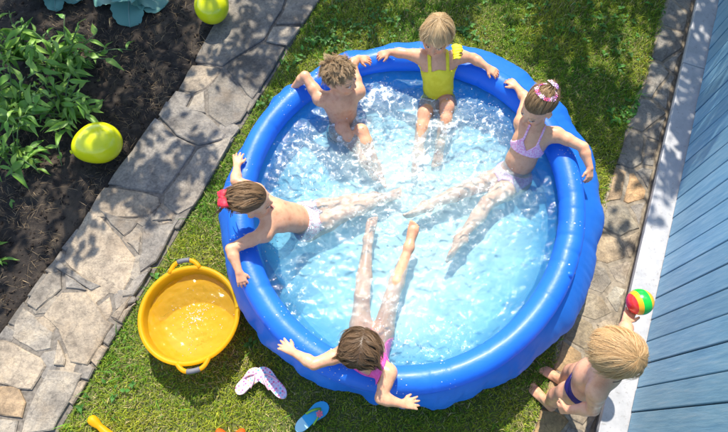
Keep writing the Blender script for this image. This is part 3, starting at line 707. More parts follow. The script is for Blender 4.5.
def person(label, J, face, face_up, tips, toes, dors=((0, 0, 1), (0, 0, 1)), curls=(.3, .3), sc=1.0, hs=1.0, skin=(.60, .36, .25), hair_c=(.2, .12, .06), base_z=0.0, foot_up=None, belly=0.0, splay=.18, chub=1.0):
    J = {k: np.asarray(v_, float) for k, v_ in J.items()}
    allp = np.array(list(J.values()) + list(tips) + list(toes)); fd = Field(allp.min(0) - .16, allp.max(0) + .16)
    Pv, Nk = J['pel'], J['neck']; ax = Nk - Pv; L = np.linalg.norm(ax); U = ax / L
    lat = unit((J['shL'] - J['shR']) - U * ((J['shL'] - J['shR']) @ U)); FR = np.cross(lat, U) * 1.0; FR = -FR if FR @ np.asarray(face) < -.2 else FR
    E3 = (lat, FR, U); c = chub
    fd.ell(Pv + U * .01, E3, (.088 * sc * c, .066 * sc * c, .075 * sc), .03)
    fd.ell(Pv + U * L * .36 + FR * (.010 + belly * .6), E3, (.079 * sc * c, (.060 + belly) * sc, .10 * sc), .035)
    fd.ell(Pv + U * L * .70 + FR * .002, E3, (.088 * sc, .060 * sc, .092 * sc), .035)
    up_sh = Nk - U * .045
    for S in ('R', 'L'):
        sh, el, wr = J['sh' + S], J['el' + S], J['wr' + S]
        fd.cone(Nk - U * .03, sh, .036 * sc, .033 * sc, .025)
        fd.cone(up_sh - U * .03, sh - U * .012, .045 * sc, .032 * sc, .03)
        md = sh + (el - sh) * .4; fd.cone(sh, md, .0335 * sc * c, .031 * sc * c, .02); fd.cone(md, el, .031 * sc * c, .0245 * sc * c, .012)
        fm = el + (wr - el) * .3; fd.cone(el, fm, .0245 * sc * c, .0255 * sc * c, .012); fd.cone(fm, wr, .0255 * sc * c, .0165 * sc, .012)
        sg = -1 if S == 'R' else 1
        hip = Pv + lat * sg * .045 * sc - U * .018; kn, an = J['knee' + S], J['ank' + S]
        fd.ell(hip - FR * .03 - U * .01, E3, (.05 * sc, .05 * sc, .055 * sc), .03)
        th = hip + (kn - hip) * .45; fd.cone(hip, th, .058 * sc * c, .052 * sc * c, .03); fd.cone(th, kn, .052 * sc * c, .037 * sc * c, .02)
        ca = kn + (an - kn) * .33; bend = unit(hip - kn); cb = unit((an - kn)); back = unit(bend - cb * (bend @ cb)) if abs(bend @ cb) < .97 else -FR
        fd.cone(kn, ca + back * .006, .037 * sc * c, .0385 * sc * c, .015); fd.cone(ca + back * .006, an, .0385 * sc * c, .0215 * sc, .015)
        hd = 0 if S == 'R' else 1
        tip = np.asarray(tips[hd]); dn = np.asarray(dors[hd], float)
        d_ = unit(tip - wr); n_ = unit(dn - d_ * (dn @ d_)); hand(fd, wr, tip, dn, (-1 if S == 'R' else 1), curls[hd], sc * .98, splay)
        fu = np.asarray(foot_up[hd] if foot_up else (kn - an), float); foot(fd, an, np.asarray(toes[hd]), fu, (-1 if S == 'R' else 1), sc)
    # head
    R_, Fw, Up = frame(face, face_up); H = J['head']; q = lambda r, f, u_: H + hs * (R_ * r + Fw * f + Up * u_); E = (R_, Fw, Up); z = lambda *a: tuple(hs * x for x in a)
    fd.cone(Nk - U * .03, q(0, -.018, -.06), .037 * sc, .035 * sc, .02)
    fd.ell(q(0, -.010, .014), E, z(.070, .084, .075), .012)
    fd.ell(q(0, .022, -.036), E, z(.056, .056, .060), .025)
    for sg in (-1, 1):
        fd.ell(q(sg * .029, .046, -.040), E, z(.027, .026, .027), .014)
        fd.ell(q(sg * .071, -.008, -.018), E, z(.007, .016, .022), .006)
        fd.ell(q(sg * .028, .086, -.010), E, z(.015, .013, .010), .012, True)
        fd.ell(q(sg * .028, .066, -.011), E, z(.0125, .0125, .0125), .003)
    fd.ell(q(0, .056, -.078), E, z(.022, .020, .016), .016)
    fd.cone(q(0, .074, -.008), q(0, .086, -.033), .006 * hs, .0105 * hs, .010)
    for sg in (-1, 1): fd.ell(q(sg * .0085, .078, -.036), E, z(.006, .008, .006), .005)
    fd.ell(q(0, .073, -.0545), E, z(.017, .010, .0045), .005); fd.ell(q(0, .071, -.0625), E, z(.014, .010, .0048), .005)
    V, F = fd.surface()
    # colour of the skin itself
    col = np.tile(np.array(skin), (len(V), 1)); n3 = fbm(V[:, 0] * 25 + V[:, 2] * 9, V[:, 1] * 25 - V[:, 2] * 7, 5, 3)[:, None] - .5
    col *= 1 + .16 * n3 * np.array([.5, 1, 1])
    def blob(c_, r_, tint, a_=1.0):
        w_ = np.clip(a_ * np.exp(-((V - c_) ** 2).sum(1) / (r_ * r_)), 0, 1)[:, None]; col[:] = col * (1 - w_) + w_ * np.array(tint)
    pink = np.array(skin) * np.array([1.08, .80, .78])
    for S in ('R', 'L'):
        for j_, r_ in (('el', .03), ('knee', .035), ('wr', .03)): blob(J[j_ + S], r_, pink, .5)
    for t_ in list(tips) + list(toes): blob(np.asarray(t_), .035, pink, .6)
    for sg in (-1, 1):
        blob(q(sg * .034, .066, -.038), .022 * hs, np.array(skin) * np.array([1.1, .70, .68]), .6)
        blob(Pv + U * L * .70 + lat * sg * .042 + FR * .058, .008, np.array(skin) * np.array([.85, .55, .5]), .8)
    blob(Pv + U * L * .28 + FR * (.075 + belly), .007, np.array(skin) * .55, .8)
    loc = (V - H) / hs; lr, lf, lu = loc @ R_, loc @ Fw, loc @ Up
    lip = (np.abs(lr) < .019) & (lf > .060) & (np.abs(lu + .0585) < .0085 * (1 - (lr / .024) ** 2)); col[lip] = (.56, .24, .19)
    lip2 = (np.abs(lr) < .018) & (lf > .060) & (np.abs(lu + .0585) < .0014); col[lip2] = (.25, .08, .07)
    for sg in (-1, 1):
        dx, du = (lr - sg * .028), (lu + .011); e = (dx / .0125) ** 2 + (du / .0068) ** 2
        m = (e < 1) & (lf > .055); col[m] = (.72, .70, .68)
        m = (dx ** 2 + du ** 2 < .0058 ** 2) & (lf > .055) & (e < 1.2); col[m] = (.05, .06, .08)
        m = (e >= .75) & (e < 1.7) & (du > -.001) & (lf > .055); col[m] = np.array(skin) * .25
        m = (np.abs(dx) < .016) & (np.abs(lu - .008 + (dx / .016) ** 2 * .004) < .0026) & (lf > .055); col[m] = np.array(hair_c) * .8 + .04
    cc = q(0, -.010, .014); d3 = (V - cc) / hs; sr, sf, su = d3 @ R_ / .070, d3 @ Fw / .084, d3 @ Up / .075; nn = np.sqrt(sr ** 2 + sf ** 2 + su ** 2) + 1e-6
    scalp = (nn < 1.16) & hair_zone(sr / nn, sf / nn, su / nn, .02); col[scalp] = np.array(hair_c) * .75
    root = empty('person', (Pv[0], Pv[1], base_z), label, 'person')
    body = mesh_np('body', V, F, M['skin'], None, True, np.clip(col, 0, 1)); adopt(body, root)
    ctx = dict(fd=fd, root=root, J=J, Pv=Pv, U=U, lat=lat, FR=FR, L=L, sc=sc, H=H, cc=cc, E=E, hs=hs, q=q, hair_c=hair_c)
    return ctx

def hair_zone(r, f, u, m=0.0):
    """unit directions from the skull's centre that carry hair"""
    line = np.where(f > .25, .38 + .35 * (f - .55), np.where(f > -.15, -.02 + .9 * (f + .15), -.45 + .0 * f))
    line = np.where((f <= -.15), np.clip(-.02 + 1.2 * (f + .15), -.62, 0), line)
    return u > line - m

def cloth(ctx, name, region, mat, t=.0042, legs=.5, one=False):
    fd = ctx['fd']; c = ctx['Pv'] + ctx['U'] * ctx['L'] * .5
    sl, X, Y, Z = fd.box(c - .34, c + .34); dx, dy, dz = X - ctx['Pv'][0], Y - ctx['Pv'][1], Z - ctx['Pv'][2]
    dot = lambda e: dx * e[0] + dy * e[1] + dz * e[2]
    s_, l_, f_ = dot(ctx['U']), dot(ctx['lat']), dot(ctx['FR'])
    v = np.maximum(fd.v[sl] - t, region(s_, l_, f_)).astype(np.float32); J = ctx['J']
    def away(a, b, r_):                       # keep the cloth off the limbs
        ab = b - a; tt_ = np.clip(((X - a[0]) * ab[0] + (Y - a[1]) * ab[1] + (Z - a[2]) * ab[2]) / (ab @ ab), 0, 1)
        return r_ - np.sqrt((X - a[0] - tt_ * ab[0]) ** 2 + (Y - a[1] - tt_ * ab[1]) ** 2 + (Z - a[2] - tt_ * ab[2]) ** 2)
    for S, sg in (('R', -1), ('L', 1)):
        hip = ctx['Pv'] + ctx['lat'] * sg * .045 - ctx['U'] * .018
        v = np.maximum(v, away(J['knee' + S], J['ank' + S], .062))
        if legs: v = np.maximum(v, away(hip + (J['knee' + S] - hip) * legs, J['knee' + S], .066))
        v = np.maximum(v, away(J['el' + S], J['wr' + S], .045)); v = np.maximum(v, away(J['wr' + S], J['wr' + S] + unit(J['wr' + S] - J['el' + S]) * .09, .05))
    v = v.astype(np.float32)
    lo = fd.lo + fd.h * np.array([x.start for x in sl]); v[0] = v[-1] = .05; v[:, 0] = v[:, -1] = .05; v[:, :, 0] = v[:, :, -1] = .05
    V, F = fd.surface(v, lo)
    if len(F) == 0: return None
    if one:                                    # keep the largest connected piece
        lb = np.arange(len(V))
        for _ in range(600):
            m_ = lb[F].min(1); nl_ = lb.copy(); np.minimum.at(nl_, F.ravel(), np.repeat(m_, 4))
            if (nl_ == lb).all(): break
            lb = nl_
        F = F[lb[F[:, 0]] == np.bincount(lb).argmax()]; u_ = np.unique(F); r_ = np.zeros(len(V), int); r_[u_] = np.arange(len(u_)); F = r_[F]; V = V[u_]
    o = mesh_np(name, V, F, mat, None, True); adopt(o, ctx['root']); return o

def hair(ctx, comb, length, n=5200, lift=.25, grav=.25, clump=.5, nclump=260, noise=.25, col=None, tipcol=None, seed=1, width=.0019, thick=.10, steps=8, front=1.0, wave=0.0, stop=None):
    g_ = np.random.default_rng(seed); Rr_, Fw, Up = ctx['E']; hs = ctx['hs']; R3 = np.array([.070, .084, .075]) * hs
    Bm = np.stack([Rr_, Fw, Up], 1); down = Bm.T @ np.array([0, 0, -1.0])
    Q = g_.normal(size=(n * 4, 3)); Q /= np.linalg.norm(Q, axis=1, keepdims=True); Q = Q[hair_zone(Q[:, 0], Q[:, 1], Q[:, 2])][:n]; n = len(Q)
    ng = nclump; gi = g_.choice(n, ng, replace=False); own = np.empty(n, int)
    for a in range(0, n, 1000): own[a:a + 1000] = np.argmin(((Q[a:a + 1000, None] - Q[gi][None]) ** 2).sum(-1), 1)
    ln = length * hs * g_.uniform(.75, 1.12, n); ln *= np.where(Q[:, 1] > .45, front, 1.0)
    off = g_.uniform(.015, thick, n); rnd = g_.normal(size=(n, 3)); crnd = g_.normal(size=(ng, 3))
    p = Q * R3 * 1.005; path = [p.copy()]
    for k in range(steps):
        t = k / steps; qn = p / R3; qn /= np.linalg.norm(qn, axis=1, keepdims=True); nr = p / R3 ** 2; nr /= np.linalg.norm(nr, axis=1, keepdims=True)
        cd = comb(qn); cd = cd - nr * (cd * nr).sum(1, keepdims=True); cd /= np.linalg.norm(cd, axis=1, keepdims=True) + .05
        d = cd + nr * lift * (1 - t * 1.6) + down * grav * (t + .1) + (crnd[own] * .75 + rnd * .25) * noise
        if wave: d = d + np.cross(nr, cd) * (wave * np.sin(6.5 * t + crnd[own][:, :1] * 3))
        d /= np.linalg.norm(d, axis=1, keepdims=True)
        p = p + d * (ln / steps)[:, None]
        e = np.linalg.norm(p / R3, axis=1); lim = 1.01 + off * min(1, .25 + t * 1.4); p = np.where((e < lim)[:, None], p * (lim / e)[:, None], p); path.append(p.copy())
    Pt = np.stack(path, 1); gd = Pt[gi]
    tt_ = np.linspace(0, 1, steps + 1)[None, :, None]; offs = Pt - gd[own]
    Pt = Pt - offs * (clump * tt_ ** .8)
    tan = np.gradient(Pt, axis=1); nr = Pt / R3 ** 2; side = np.cross(tan, nr); side /= np.linalg.norm(side, axis=2, keepdims=True) + 1e-9
    fly = (g_.random(n) < .025)[:, None, None]; Pt = Pt + fly * tt_ ** 1.5 * .018 * g_.normal(size=(n, 1, 3)); tw = g_.normal(size=(n, 1, 1)) * .5; nr /= np.linalg.norm(nr, axis=2, keepdims=True); side = side + nr * tw
    wd = width * hs * (1 - .7 * tt_ ** 1.5) * .5
    A_ = Pt - side * wd; B_ = Pt + side * wd; V = np.stack([A_, B_], 2).reshape(-1, 3) @ Bm.T + ctx['cc']
    m = steps + 1; base = (np.arange(n) * m * 2)[:, None] + (np.arange(steps) * 2)[None]
    F = np.stack([base, base + 1, base + 3, base + 2], -1).reshape(-1, 4)
    c1 = np.array(col or ctx['hair_c']); c2 = np.array(tipcol or c1 * 1.25)
    cl = (c1[None, None] * (1 - tt_) + c2[None, None] * tt_) * (np.exp(g_.normal(size=(n, 1, 1)) * .14) * np.exp(crnd[own][:, :1, None] * .08))
    cl = np.repeat(cl[:, :, None, :], 2, 2).reshape(-1, 3)
    o = mesh_np('hair', V, F, M['hair'], None, True, np.clip(cl, 0, 1)); adopt(o, ctx['root']); return o

def whorl(wv): wv = unit(wv); return lambda q: -(wv[None] - q * (q @ wv)[:, None])
def tie(wv): wv = unit(wv); return lambda q: (wv[None] - q * (q @ wv)[:, None])
def parted(q):
    s_ = np.sign(q[:, :1] + 1e-6); return np.c_[s_[:, 0] * .9, -.35 + 0 * q[:, 1], -.25 + 0 * q[:, 2]]
def mixc(a, b, t): return lambda q: a(q) * (1 - t) + b(q) * t

def fabric(name, c1, c2=None, scale=60, kind='noise', rough=.6):
    t = NT(name)
    if kind == 'dots':
        tc = t.n('ShaderNodeTexCoord'); vo = t.n('ShaderNodeTexVoronoi'); vo.inputs['Scale'].default_value = scale; t.l(tc.outputs['Object'], vo.inputs['Vector'])
        r = t.ramp(vo.outputs['Distance'], [(.30, c2), (.36, c1)]); t.l(r.outputs[0], t.b.inputs['Base Color'])
    else:
        n = t.noise(scale, 3); r = t.ramp(n.outputs[0], [(.4, c1), (.6, c2 or c1)]); t.l(r.outputs[0], t.b.inputs['Base Color'])
    t.set(Roughness=rough); n2 = t.noise(700, 2); t.bump(n2.outputs[0], .2, .001); return t.m
def briefs(top, rise=.75, low=-.035):
    return lambda s, l, f: np.maximum(s - top, (low + rise * np.abs(l)) - s - .02)
def P3(k): return {a: P(*v_) for a, v_ in k.items()}

# boy at the top left of the pool, arms hooked over the ring
J = P3(dict(head=(340, 75, .665), neck=(339, 93, .565), shR=(320, 98, .525), shL=(358, 91, .525), elR=(305, 76, .575), wrR=(294, 87, .49), elL=(352, 64, .56), wrL=(358, 58, .545), pel=(345, 131, .25),
            kneeR=(342, 128, .40), ankR=(364, 162, .335), kneeL=(361, 131, .39), ankL=(376, 166, .33)))
k = person('boy with wet tousled light brown hair, elbows hooked over the pool ring', J, (.86, -.48, -.04), (.0, .1, 1), (P(288, 99, .43), P(372, 60, .53)), (P(370, 172, .32), P(385, 176, .32)),
           dors=((-.3, .3, 1), (0, 0, 1)), curls=(.35, .3), hair_c=(.30, .19, .10), skin=(.73, .395, .235))
cloth(k, 'swim_trunks', briefs(.05), fabric('teal_trunks', (.05, .25, .35)), one=True)
hair(k, whorl((.1, -.5, .85)), .052, n=9000, lift=.18, grav=.12, clump=.6, nclump=420, noise=.5, col=(.26, .17, .09), tipcol=(.56, .40, .23), seed=3, width=.0014, thick=.12, wave=.9, front=.6)
nq = k['J']['neck'] - k['U'] * .012; ang = np.linspace(0, 2 * math.pi, 40)
adopt(tube('necklace', [nq + k['lat'] * .05 * math.cos(a) + k['FR'] * (.045 * math.sin(a) + .006) - k['U'] * (.018 + .022 * math.sin(a)) for a in ang], .0013, fabric('dark_cord', (.04, .03, .03)), n=5), k['root'])

# girl in the yellow swimsuit at the top
J = P3(dict(head=(437, 34, .705), neck=(438, 54, .60), shR=(421, 56, .565), shL=(457, 56, .565), elR=(402, 53, .55), wrR=(390, 52, .535), elL=(473, 58, .545), wrL=(487, 67, .535), pel=(438, 103, .30),
            kneeR=(425, 113, .40), ankR=(417, 154, .335), kneeL=(447, 107, .405), ankL=(440, 144, .335)))
kb = person('girl in a bright yellow swimsuit with straight blond hair', J, (-.25, -.93, -.16), (0, .1, 1), (P(376, 56, .52), P(503, 77, .52)), (P(411, 165, .32), P(438, 154, .32)),
            curls=(.3, .3), hair_c=(.46, .33, .17), skin=(.73, .395, .235))
M['yellow_suit'] = fabric('yellow_suit', (.80, .70, .02), (.88, .78, .04), 30)
def onepiece(s, l, f):
    L_ = kb['L']; bodyr = np.maximum(np.maximum(s - (L_ * .83 - .35 * np.abs(l) * (f > 0)), np.abs(l) - .105), (-.02 + .75 * np.abs(l)) - s - .02)
    strap = np.maximum(np.maximum(np.abs(np.abs(l) - .047) - .009, s - L_ * 1.02), L_ * .6 - s)
    return np.minimum(bodyr, strap)
cloth(kb, 'swimsuit', onepiece, M['yellow_suit'], .005, .28)
hair(kb, whorl((0, -.35, .93)), .10, n=10000, lift=.10, grav=.42, clump=.3, nclump=420, noise=.16, col=(.56, .40, .21), tipcol=(.84, .66, .40), seed=5, width=.0013, thick=.12, front=.42)
# ruffle on her shoulder strap
sh = kb['J']['shL'] + kb['U'] * .036 - kb['lat'] * .028; V, F = [], []; nr = 170
for i in range(nr + 1):
    t = i / nr; c0 = sh + kb['FR'] * (.06 - .125 * t) + kb['U'] * (.006 + .020 * math.sin(t * math.pi) - .02)
    for j in range(5):
        e = j / 4; o_ = .008 * math.sin(t * 52 + 2 * math.sin(t * 9)) * e; V.append(c0 + kb['lat'] * (.046 * e + .002) * (.7 + .3 * math.sin(t * math.pi)) * (1 + .22 * e * math.sin(t * 52)) + kb['U'] * (o_ + .026 * e * (1 - e)) + kb['FR'] * .007 * math.cos(t * 52 + 2 * math.sin(t * 9)) * e)
F = [(i * 5 + j, i * 5 + j + 1, (i + 1) * 5 + j + 1, (i + 1) * 5 + j) for i in range(nr) for j in range(4)]
o = poly('ruffle', V, F, M['yellow_suit'], None, True); o.modifiers.new('t', 'SOLIDIFY').thickness = .002; adopt(o, kb['root'])

# girl on the right with flowers in her hair
J = P3(dict(head=(538, 106, .69), neck=(537, 126, .585), shR=(522, 122, .55), shL=(556, 134, .55), elR=(526, 99, .56), wrR=(517, 87, .53), elL=(583, 147, .55), wrL=(590, 168, .51), pel=(513, 176, .30),
            kneeR=(468, 189, .345), ankR=(425, 206, .335), kneeL=(487, 203, .345), ankL=(459, 240, .345)))
k = person('girl in a lilac bikini with small flowers in her pinned up hair', J, (-.72, -.58, -.30), (.05, .1, 1), (P(508, 79, .52), P(589, 184, .47)), (P(408, 210, .33), P(447, 251, .34)),
           dors=((0, 0, 1), (.5, 0, 1)), curls=(.3, .45), hair_c=(.26, .16, .085), skin=(.73, .395, .235))
M['lilac'] = fabric('lilac_print', (.80, .30, .56), (.88, .62, .76), 130)
def biktop(ctx, lo_, hi_, cup=.0):
    L_ = ctx['L']
    def reg(s, l, f):
        band = np.maximum(np.abs(s - L_ * lo_) - .008, np.abs(l) - .10)
        tri = np.maximum(np.maximum(L_ * lo_ - s, (s - L_ * hi_) * .75 + (np.abs(np.abs(l) - .042) - .004)), -f)
        st = np.maximum(np.maximum(np.abs(np.abs(l) - .036) - .0055, L_ * lo_ - s), s - L_ * 1.04)
        st = np.maximum(st, -f - .03)
        return np.minimum(np.minimum(band, tri), st)
    return reg
cloth(k, 'bikini_top', biktop(k, .58, .80), M['lilac'], .005)
cloth(k, 'bikini_bottom', briefs(.045), M['lilac'])
hair(k, tie((.1, -.75, .66)), .072, n=9500, lift=.08, grav=.0, clump=.4, nclump=260, noise=.26, col=(.28, .175, .09), tipcol=(.50, .34, .18), seed=8, width=.0014, thick=.12)
Rh, Fh, Uh = k['E']; bc = k['q'](.008, -.080, .058)
g_ = np.random.default_rng(4); bun = []
for i in range(26):     # the pinned up knot, coils of hair
    a0 = g_.uniform(0, 6.28); r0 = g_.uniform(.012, .026); tl = g_.normal(size=3) * .25; an = a0 + np.linspace(0, 5.2, 18)
    ax1, ax2 = unit(Rh + tl * .5), unit(np.cross(unit(-Fh * .75 + Uh * .66 + tl * .3), Rh)); bun.append(np.array([bc + (ax1 * math.cos(a) + ax2 * math.sin(a)) * r0 + unit(-Fh * .75 + Uh * .66) * (g_.uniform(-.002, .002) + .016 * (1 - r0 / .026)) for a in an]))
Vb, Fb, nb_ = [], [], 0
for pth in bun:
    v_, f_ = tube_arrays(pth, np.linspace(.0062, .0045, len(pth)), 7); Vb.append(v_); Fb += [tuple(x + nb_ for x in q_) for q_ in f_]; nb_ += len(v_)
Vb = np.concatenate(Vb); o = mesh_np('hair_bun', Vb, np.array(Fb), M['hair'], None, True, np.tile((.22, .135, .07), (len(Vb), 1)) * (1 + .3 * g_.normal(size=(len(Vb), 1)).clip(-1, 1) * .4)); adopt(o, k['root'])
FL = [fabric('flower_purple', (.36, .10, .42)), fabric('flower_pink', (.80, .22, .42)), fabric('flower_white', (.82, .74, .80)), fabric('flower_lilac', (.55, .35, .65)), fabric('flower_red', (.62, .05, .12))]
def flower_mesh(m):
    V, F = [(0, 0, .003)], []
    for p_ in range(5):
        a = p_ * 2 * math.pi / 5
        for da, r_, z_ in ((-.5, .005, .001), (-.42, .011, .003), (0, .0135, .004), (.42, .011, .003), (.5, .005, .001)): V.append((r_ * math.cos(a + da), r_ * math.sin(a + da), z_))
        b = 1 + p_ * 5; F += [(0, b, b + 1), (0, b + 1, b + 2), (0, b + 2, b + 3), (0, b + 3, b + 4)]
    me = bpy.data.meshes.new('hair_flower'); me.from_pydata(V, [], F); me.materials.append(m); return me
fm_ = [flower_mesh(m) for m in FL]
for i in range(44):
    if i < 26: a = i / 26 * 6.28; dirv = unit(Rh * math.cos(a) * .62 + (Fh * .62 + Uh * .4) * math.sin(a) * .62 + (Uh * .80 - Fh * .42)); pos_ = k['cc'] + (Rh * (dirv @ Rh) * .070 + Fh * (dirv @ Fh) * .084 + Uh * (dirv @ Uh) * .075) * 1.19
    else: a = i * 2.4; dirv = unit(-Fh * .75 + Uh * .66 + (Rh * math.cos(a) + Uh * math.sin(a)) * .8); pos_ = bc + dirv * .036
    o = link('hair_flower', fm_[i % 5], None, k['root']); o.location = Vector(pos_) - k['root'].location
    o.rotation_mode = 'QUATERNION'; o.rotation_quaternion = Vector(dirv).to_track_quat('Z', 'Y'); s_ = random.uniform(.75, 1.15); o.scale = (s_, s_, s_)

# girl on the left, red bow
J = P3(dict(head=(252, 200, .675), neck=(266, 213, .58), shL=(256, 191, .545), shR=(264, 234, .545), elL=(236, 181, .555), wrL=(237, 166, .53), elR=(231, 249, .55), wrR=(239, 272, .525), pel=(305, 221, .325),
            kneeL=(345, 203, .34), ankL=(374, 197, .31), kneeR=(348, 212, .352), ankR=(381, 199, .335)))
k = person('girl with brown hair and a red bow leaning back against the ring', J, (.90, .12, -.18), (-.25, 0, 1), (P(243, 285, .50), P(238, 153, .53)), (P(394, 193, .34), P(388, 192, .30)),
           curls=(.35, .2), hair_c=(.17, .10, .055), skin=(.73, .395, .235), splay=.3)
M['pink_print'] = fabric('pink_print', (.80, .62, .64), (.62, .06, .16), 120, 'dots')
cloth(k, 'bikini_bottom', briefs(.055, .55), M['pink_print'], .005)
tv = k['q'](0, -.098, -.004)
hair(k, tie((0, -.97, .05)), .10, n=9500, lift=.08, grav=.06, clump=.4, nclump=260, noise=.18, col=(.23, .14, .075), tipcol=(.42, .27, .145), seed=11, width=.0014, thick=.09)
Rh, Fh, Uh = k['E']; V, F, nb_ = [], [], 0
for i in range(34):      # a short tail behind the bow
    o_ = np.random.default_rng(i).normal(size=3) * .006; pth = [tv + o_ * (1 + 1.5 * t) - Fh * (.035 * t) - np.array([0, 0, 1]) * .05 * t * t + o_ for t in np.linspace(0, 1, 7)]
    v_, f_ = tube_arrays(pth, np.linspace(.0045, .0015, 7), 5); V.append(v_); F += [tuple(x + nb_ for x in q_) for q_ in f_]; nb_ += len(v_)
V = np.concatenate(V); o = mesh_np('ponytail', V, np.array(F), M['hair'], None, True, np.tile((.17, .10, .055), (len(V), 1))); adopt(o, k['root'])
red = fabric('red_ribbon', (.72, .02, .05), (.80, .05, .08), 80)
bow_c = tv - Fh * .012 + Uh * .034; bx_ = unit(Rh + Uh * .1)
for sg in (-1, 1):
    for lay in (0, 1):
        V, F = [], []; m_ = 26
        for i in range(m_ + 1):
            t = i / m_ * 2 * math.pi; cpos = bow_c - Fh * (.010 + .012 * lay) + bx_ * sg * (.023 - .023 * math.cos(t)) * (1 - .15 * lay) + unit(Uh - Fh * .4) * .016 * math.sin(t) * (1 - .3 * lay)
            wdt = .012 * (1 + .5 * (1 - math.cos(t)) / 2); V += [cpos - unit(Fh + Uh * .3) * wdt + Rh * 0, cpos + unit(Fh + Uh * .3) * wdt]
        F = [(2 * i, 2 * i + 1, 2 * i + 3, 2 * i + 2) for i in range(m_)]
        o = poly('bow_loop', V, F, red, None, True); o.modifiers.new('t', 'SOLIDIFY').thickness = .0016; adopt(o, k['root'])
adopt(tube('bow_knot', [bow_c - Fh * .020 - Uh * .011, bow_c - Fh * .018 + Uh * .011], (.010, .010), red, n=12), k['root'])

# girl at the bottom, seen from above
J = P3(dict(head=(361, 347, .70), neck=(369, 363, .58), shR=(388, 373, .55), shL=(345, 353, .55), elR=(381, 398, .545), wrR=(402, 404, .525), elL=(314, 364, .55), wrL=(293, 352, .52), pel=(368, 354, .245),
            kneeR=(391, 299, .335), ankR=(409, 247, .385), kneeL=(362, 296, .338), ankL=(368, 240, .335)))
k = person('girl in a hot pink bikini seen from above, arms spread along the near ring', J, (.20, .93, -.22), (0, -.05, 1), (P(425, 403, .51), P(277, 341, .51)), (P(414, 228, .44), P(371, 224, .36)),
           curls=(.2, .15), hair_c=(.13, .08, .045), skin=(.73, .395, .235), foot_up=((-.1, -.5, .8), (-.1, -.4, .8)), splay=.3)
M['hot_pink'] = fabric('hot_pink', (.86, .07, .38), (.92, .12, .46), 60)
def haltr(s, l, f):
    L_ = k['L']; band = np.maximum(np.abs(s - L_ * .68) - .056 + .25 * np.abs(l), np.abs(l) - .105)
    st = np.maximum(np.maximum(np.abs(np.abs(l) - .044) - .021, L_ * .55 - s), s - L_ * 1.10); return np.minimum(band, st)
cloth(k, 'bikini_top', haltr, M['hot_pink'], .006); cloth(k, 'bikini_bottom', briefs(.045), M['hot_pink'])
hair(k, parted, .115, n=10000, lift=.08, grav=.14, clump=.45, nclump=240, noise=.14, col=(.15, .092, .05), tipcol=(.32, .20, .11), seed=13, width=.0014, thick=.11, wave=.45)

# toddler standing on the side path with a ball
fwd = unit((-.72, .60, 0)); rt = np.array([fwd[1], -fwd[0], 0])
an = (P(563, 381, .055), P(549, 403, .055)); hips = (an[0] + an[1]) / 2 + np.array([.006, .004, 0]); pel = np.array([hips[0] - .0, hips[1], .46])
J = dict(pel=pel, neck=pel + np.array([-.014, .026, .335]), head=P(616, 353, .93), shR=pel + np.array([-.014, .02, .30]) + rt * .098, shL=pel + np.array([-.014, .02, .30]) - rt * .098,
         ankR=an[0], ankL=an[1], kneeR=an[0] + fwd * .03 + np.array([0, 0, .21]), kneeL=an[1] + fwd * .03 + np.array([0, 0, .21]))
BALL = P(640, 302, .70); BR = .055
J['elR'] = J['shR'] + (BALL - J['shR']) * .48 + np.array([0, 0, -.05]); J['wrR'] = BALL + unit(J['elR'] - BALL) * .078 + np.array([-.018, -.012, -.02])
J['elL'] = P(593, 409, .615); J['wrL'] = P(568, 410, .53)
KF = k = person('toddler boy with blond hair in navy briefs standing on the path holding a ball', J, (-.80, .42, -.42), (-.1, .1, 1), (BALL + np.array([-.006, -.004, -.056]), P(556, 408, .47)), (an[0] + fwd * .1 - np.array([0, 0, .02]), an[1] + unit((-.62, .75, 0)) * .1 - np.array([0, 0, .02])),
               dors=((-.2, -.5, -1.0), (-.6, -.4, .5)), curls=(-.02, .9), hair_c=(.52, .36, .18), skin=(.73, .395, .235), hs=1.06, belly=.014, foot_up=((0, 0, 1), (0, 0, 1)), base_z=.02, chub=1.04)
cloth(k, 'swim_briefs', briefs(.035, .6), fabric('navy', (.02, .012, .12), (.03, .02, .16), 80), .005)
hair(k, whorl((-.15, -.80, .58)), .125, n=25000, lift=.05, grav=.2, clump=.2, nclump=600, noise=.11, col=(.64, .43, .21), tipcol=(.84, .62, .35), seed=17, width=.0009, thick=.10, front=.7, steps=7, wave=.2)
nq = k['J']['neck']
adopt(tube('necklace', [nq + k['lat'] * .052 * math.cos(a) + k['FR'] * (.048 * math.sin(a)) - k['U'] * (.022 + .03 * math.sin(a)) for a in ang], .0016, fabric('brown_cord', (.05, .025, .02)), n=5), k['root'])

# ------------------------------------------------------------------ the striped ball in his hand
def m_ball():
    t = NT('ball_stripes'); tc = t.n('ShaderNodeTexCoord'); sx = t.n('ShaderNodeSeparateXYZ'); t.l(tc.outputs['Object'], sx.inputs[0])
    mr = t.n('ShaderNodeMapRange'); mr.inputs[1].default_value = -BR; mr.inputs[2].default_value = BR; t.l(sx.outputs[0], mr.inputs[0])
    R3, Y3, G3 = (.75, .03, .03), (.90, .42, .01), (.01, .50, .05)
    r = t.ramp(mr.outputs[0], [(0, R3), (.20, Y3), (.37, G3), (.70, Y3), (.93, R3)], 'CONSTANT'); t.l(r.outputs[0], t.b.inputs['Base Color']); t.set(Roughness=.25); t.b.inputs['Coat Weight'].default_value = .3
    n = t.noise(60, 3); t.bump(n.outputs[0], .05, .002); return t.m
prof_b = [(BR * math.sin(math.pi * i / 24) + 1e-5, -BR * math.cos(math.pi * i / 24)) for i in range(25)]
ball = lathe('toy_ball', prof_b, m_ball(), None, 40); ball.location = BALL; ball.rotation_euler = (0, 0, rad(14))
tag(ball, 'small toy ball striped green, yellow and red held up by the toddler', 'ball')

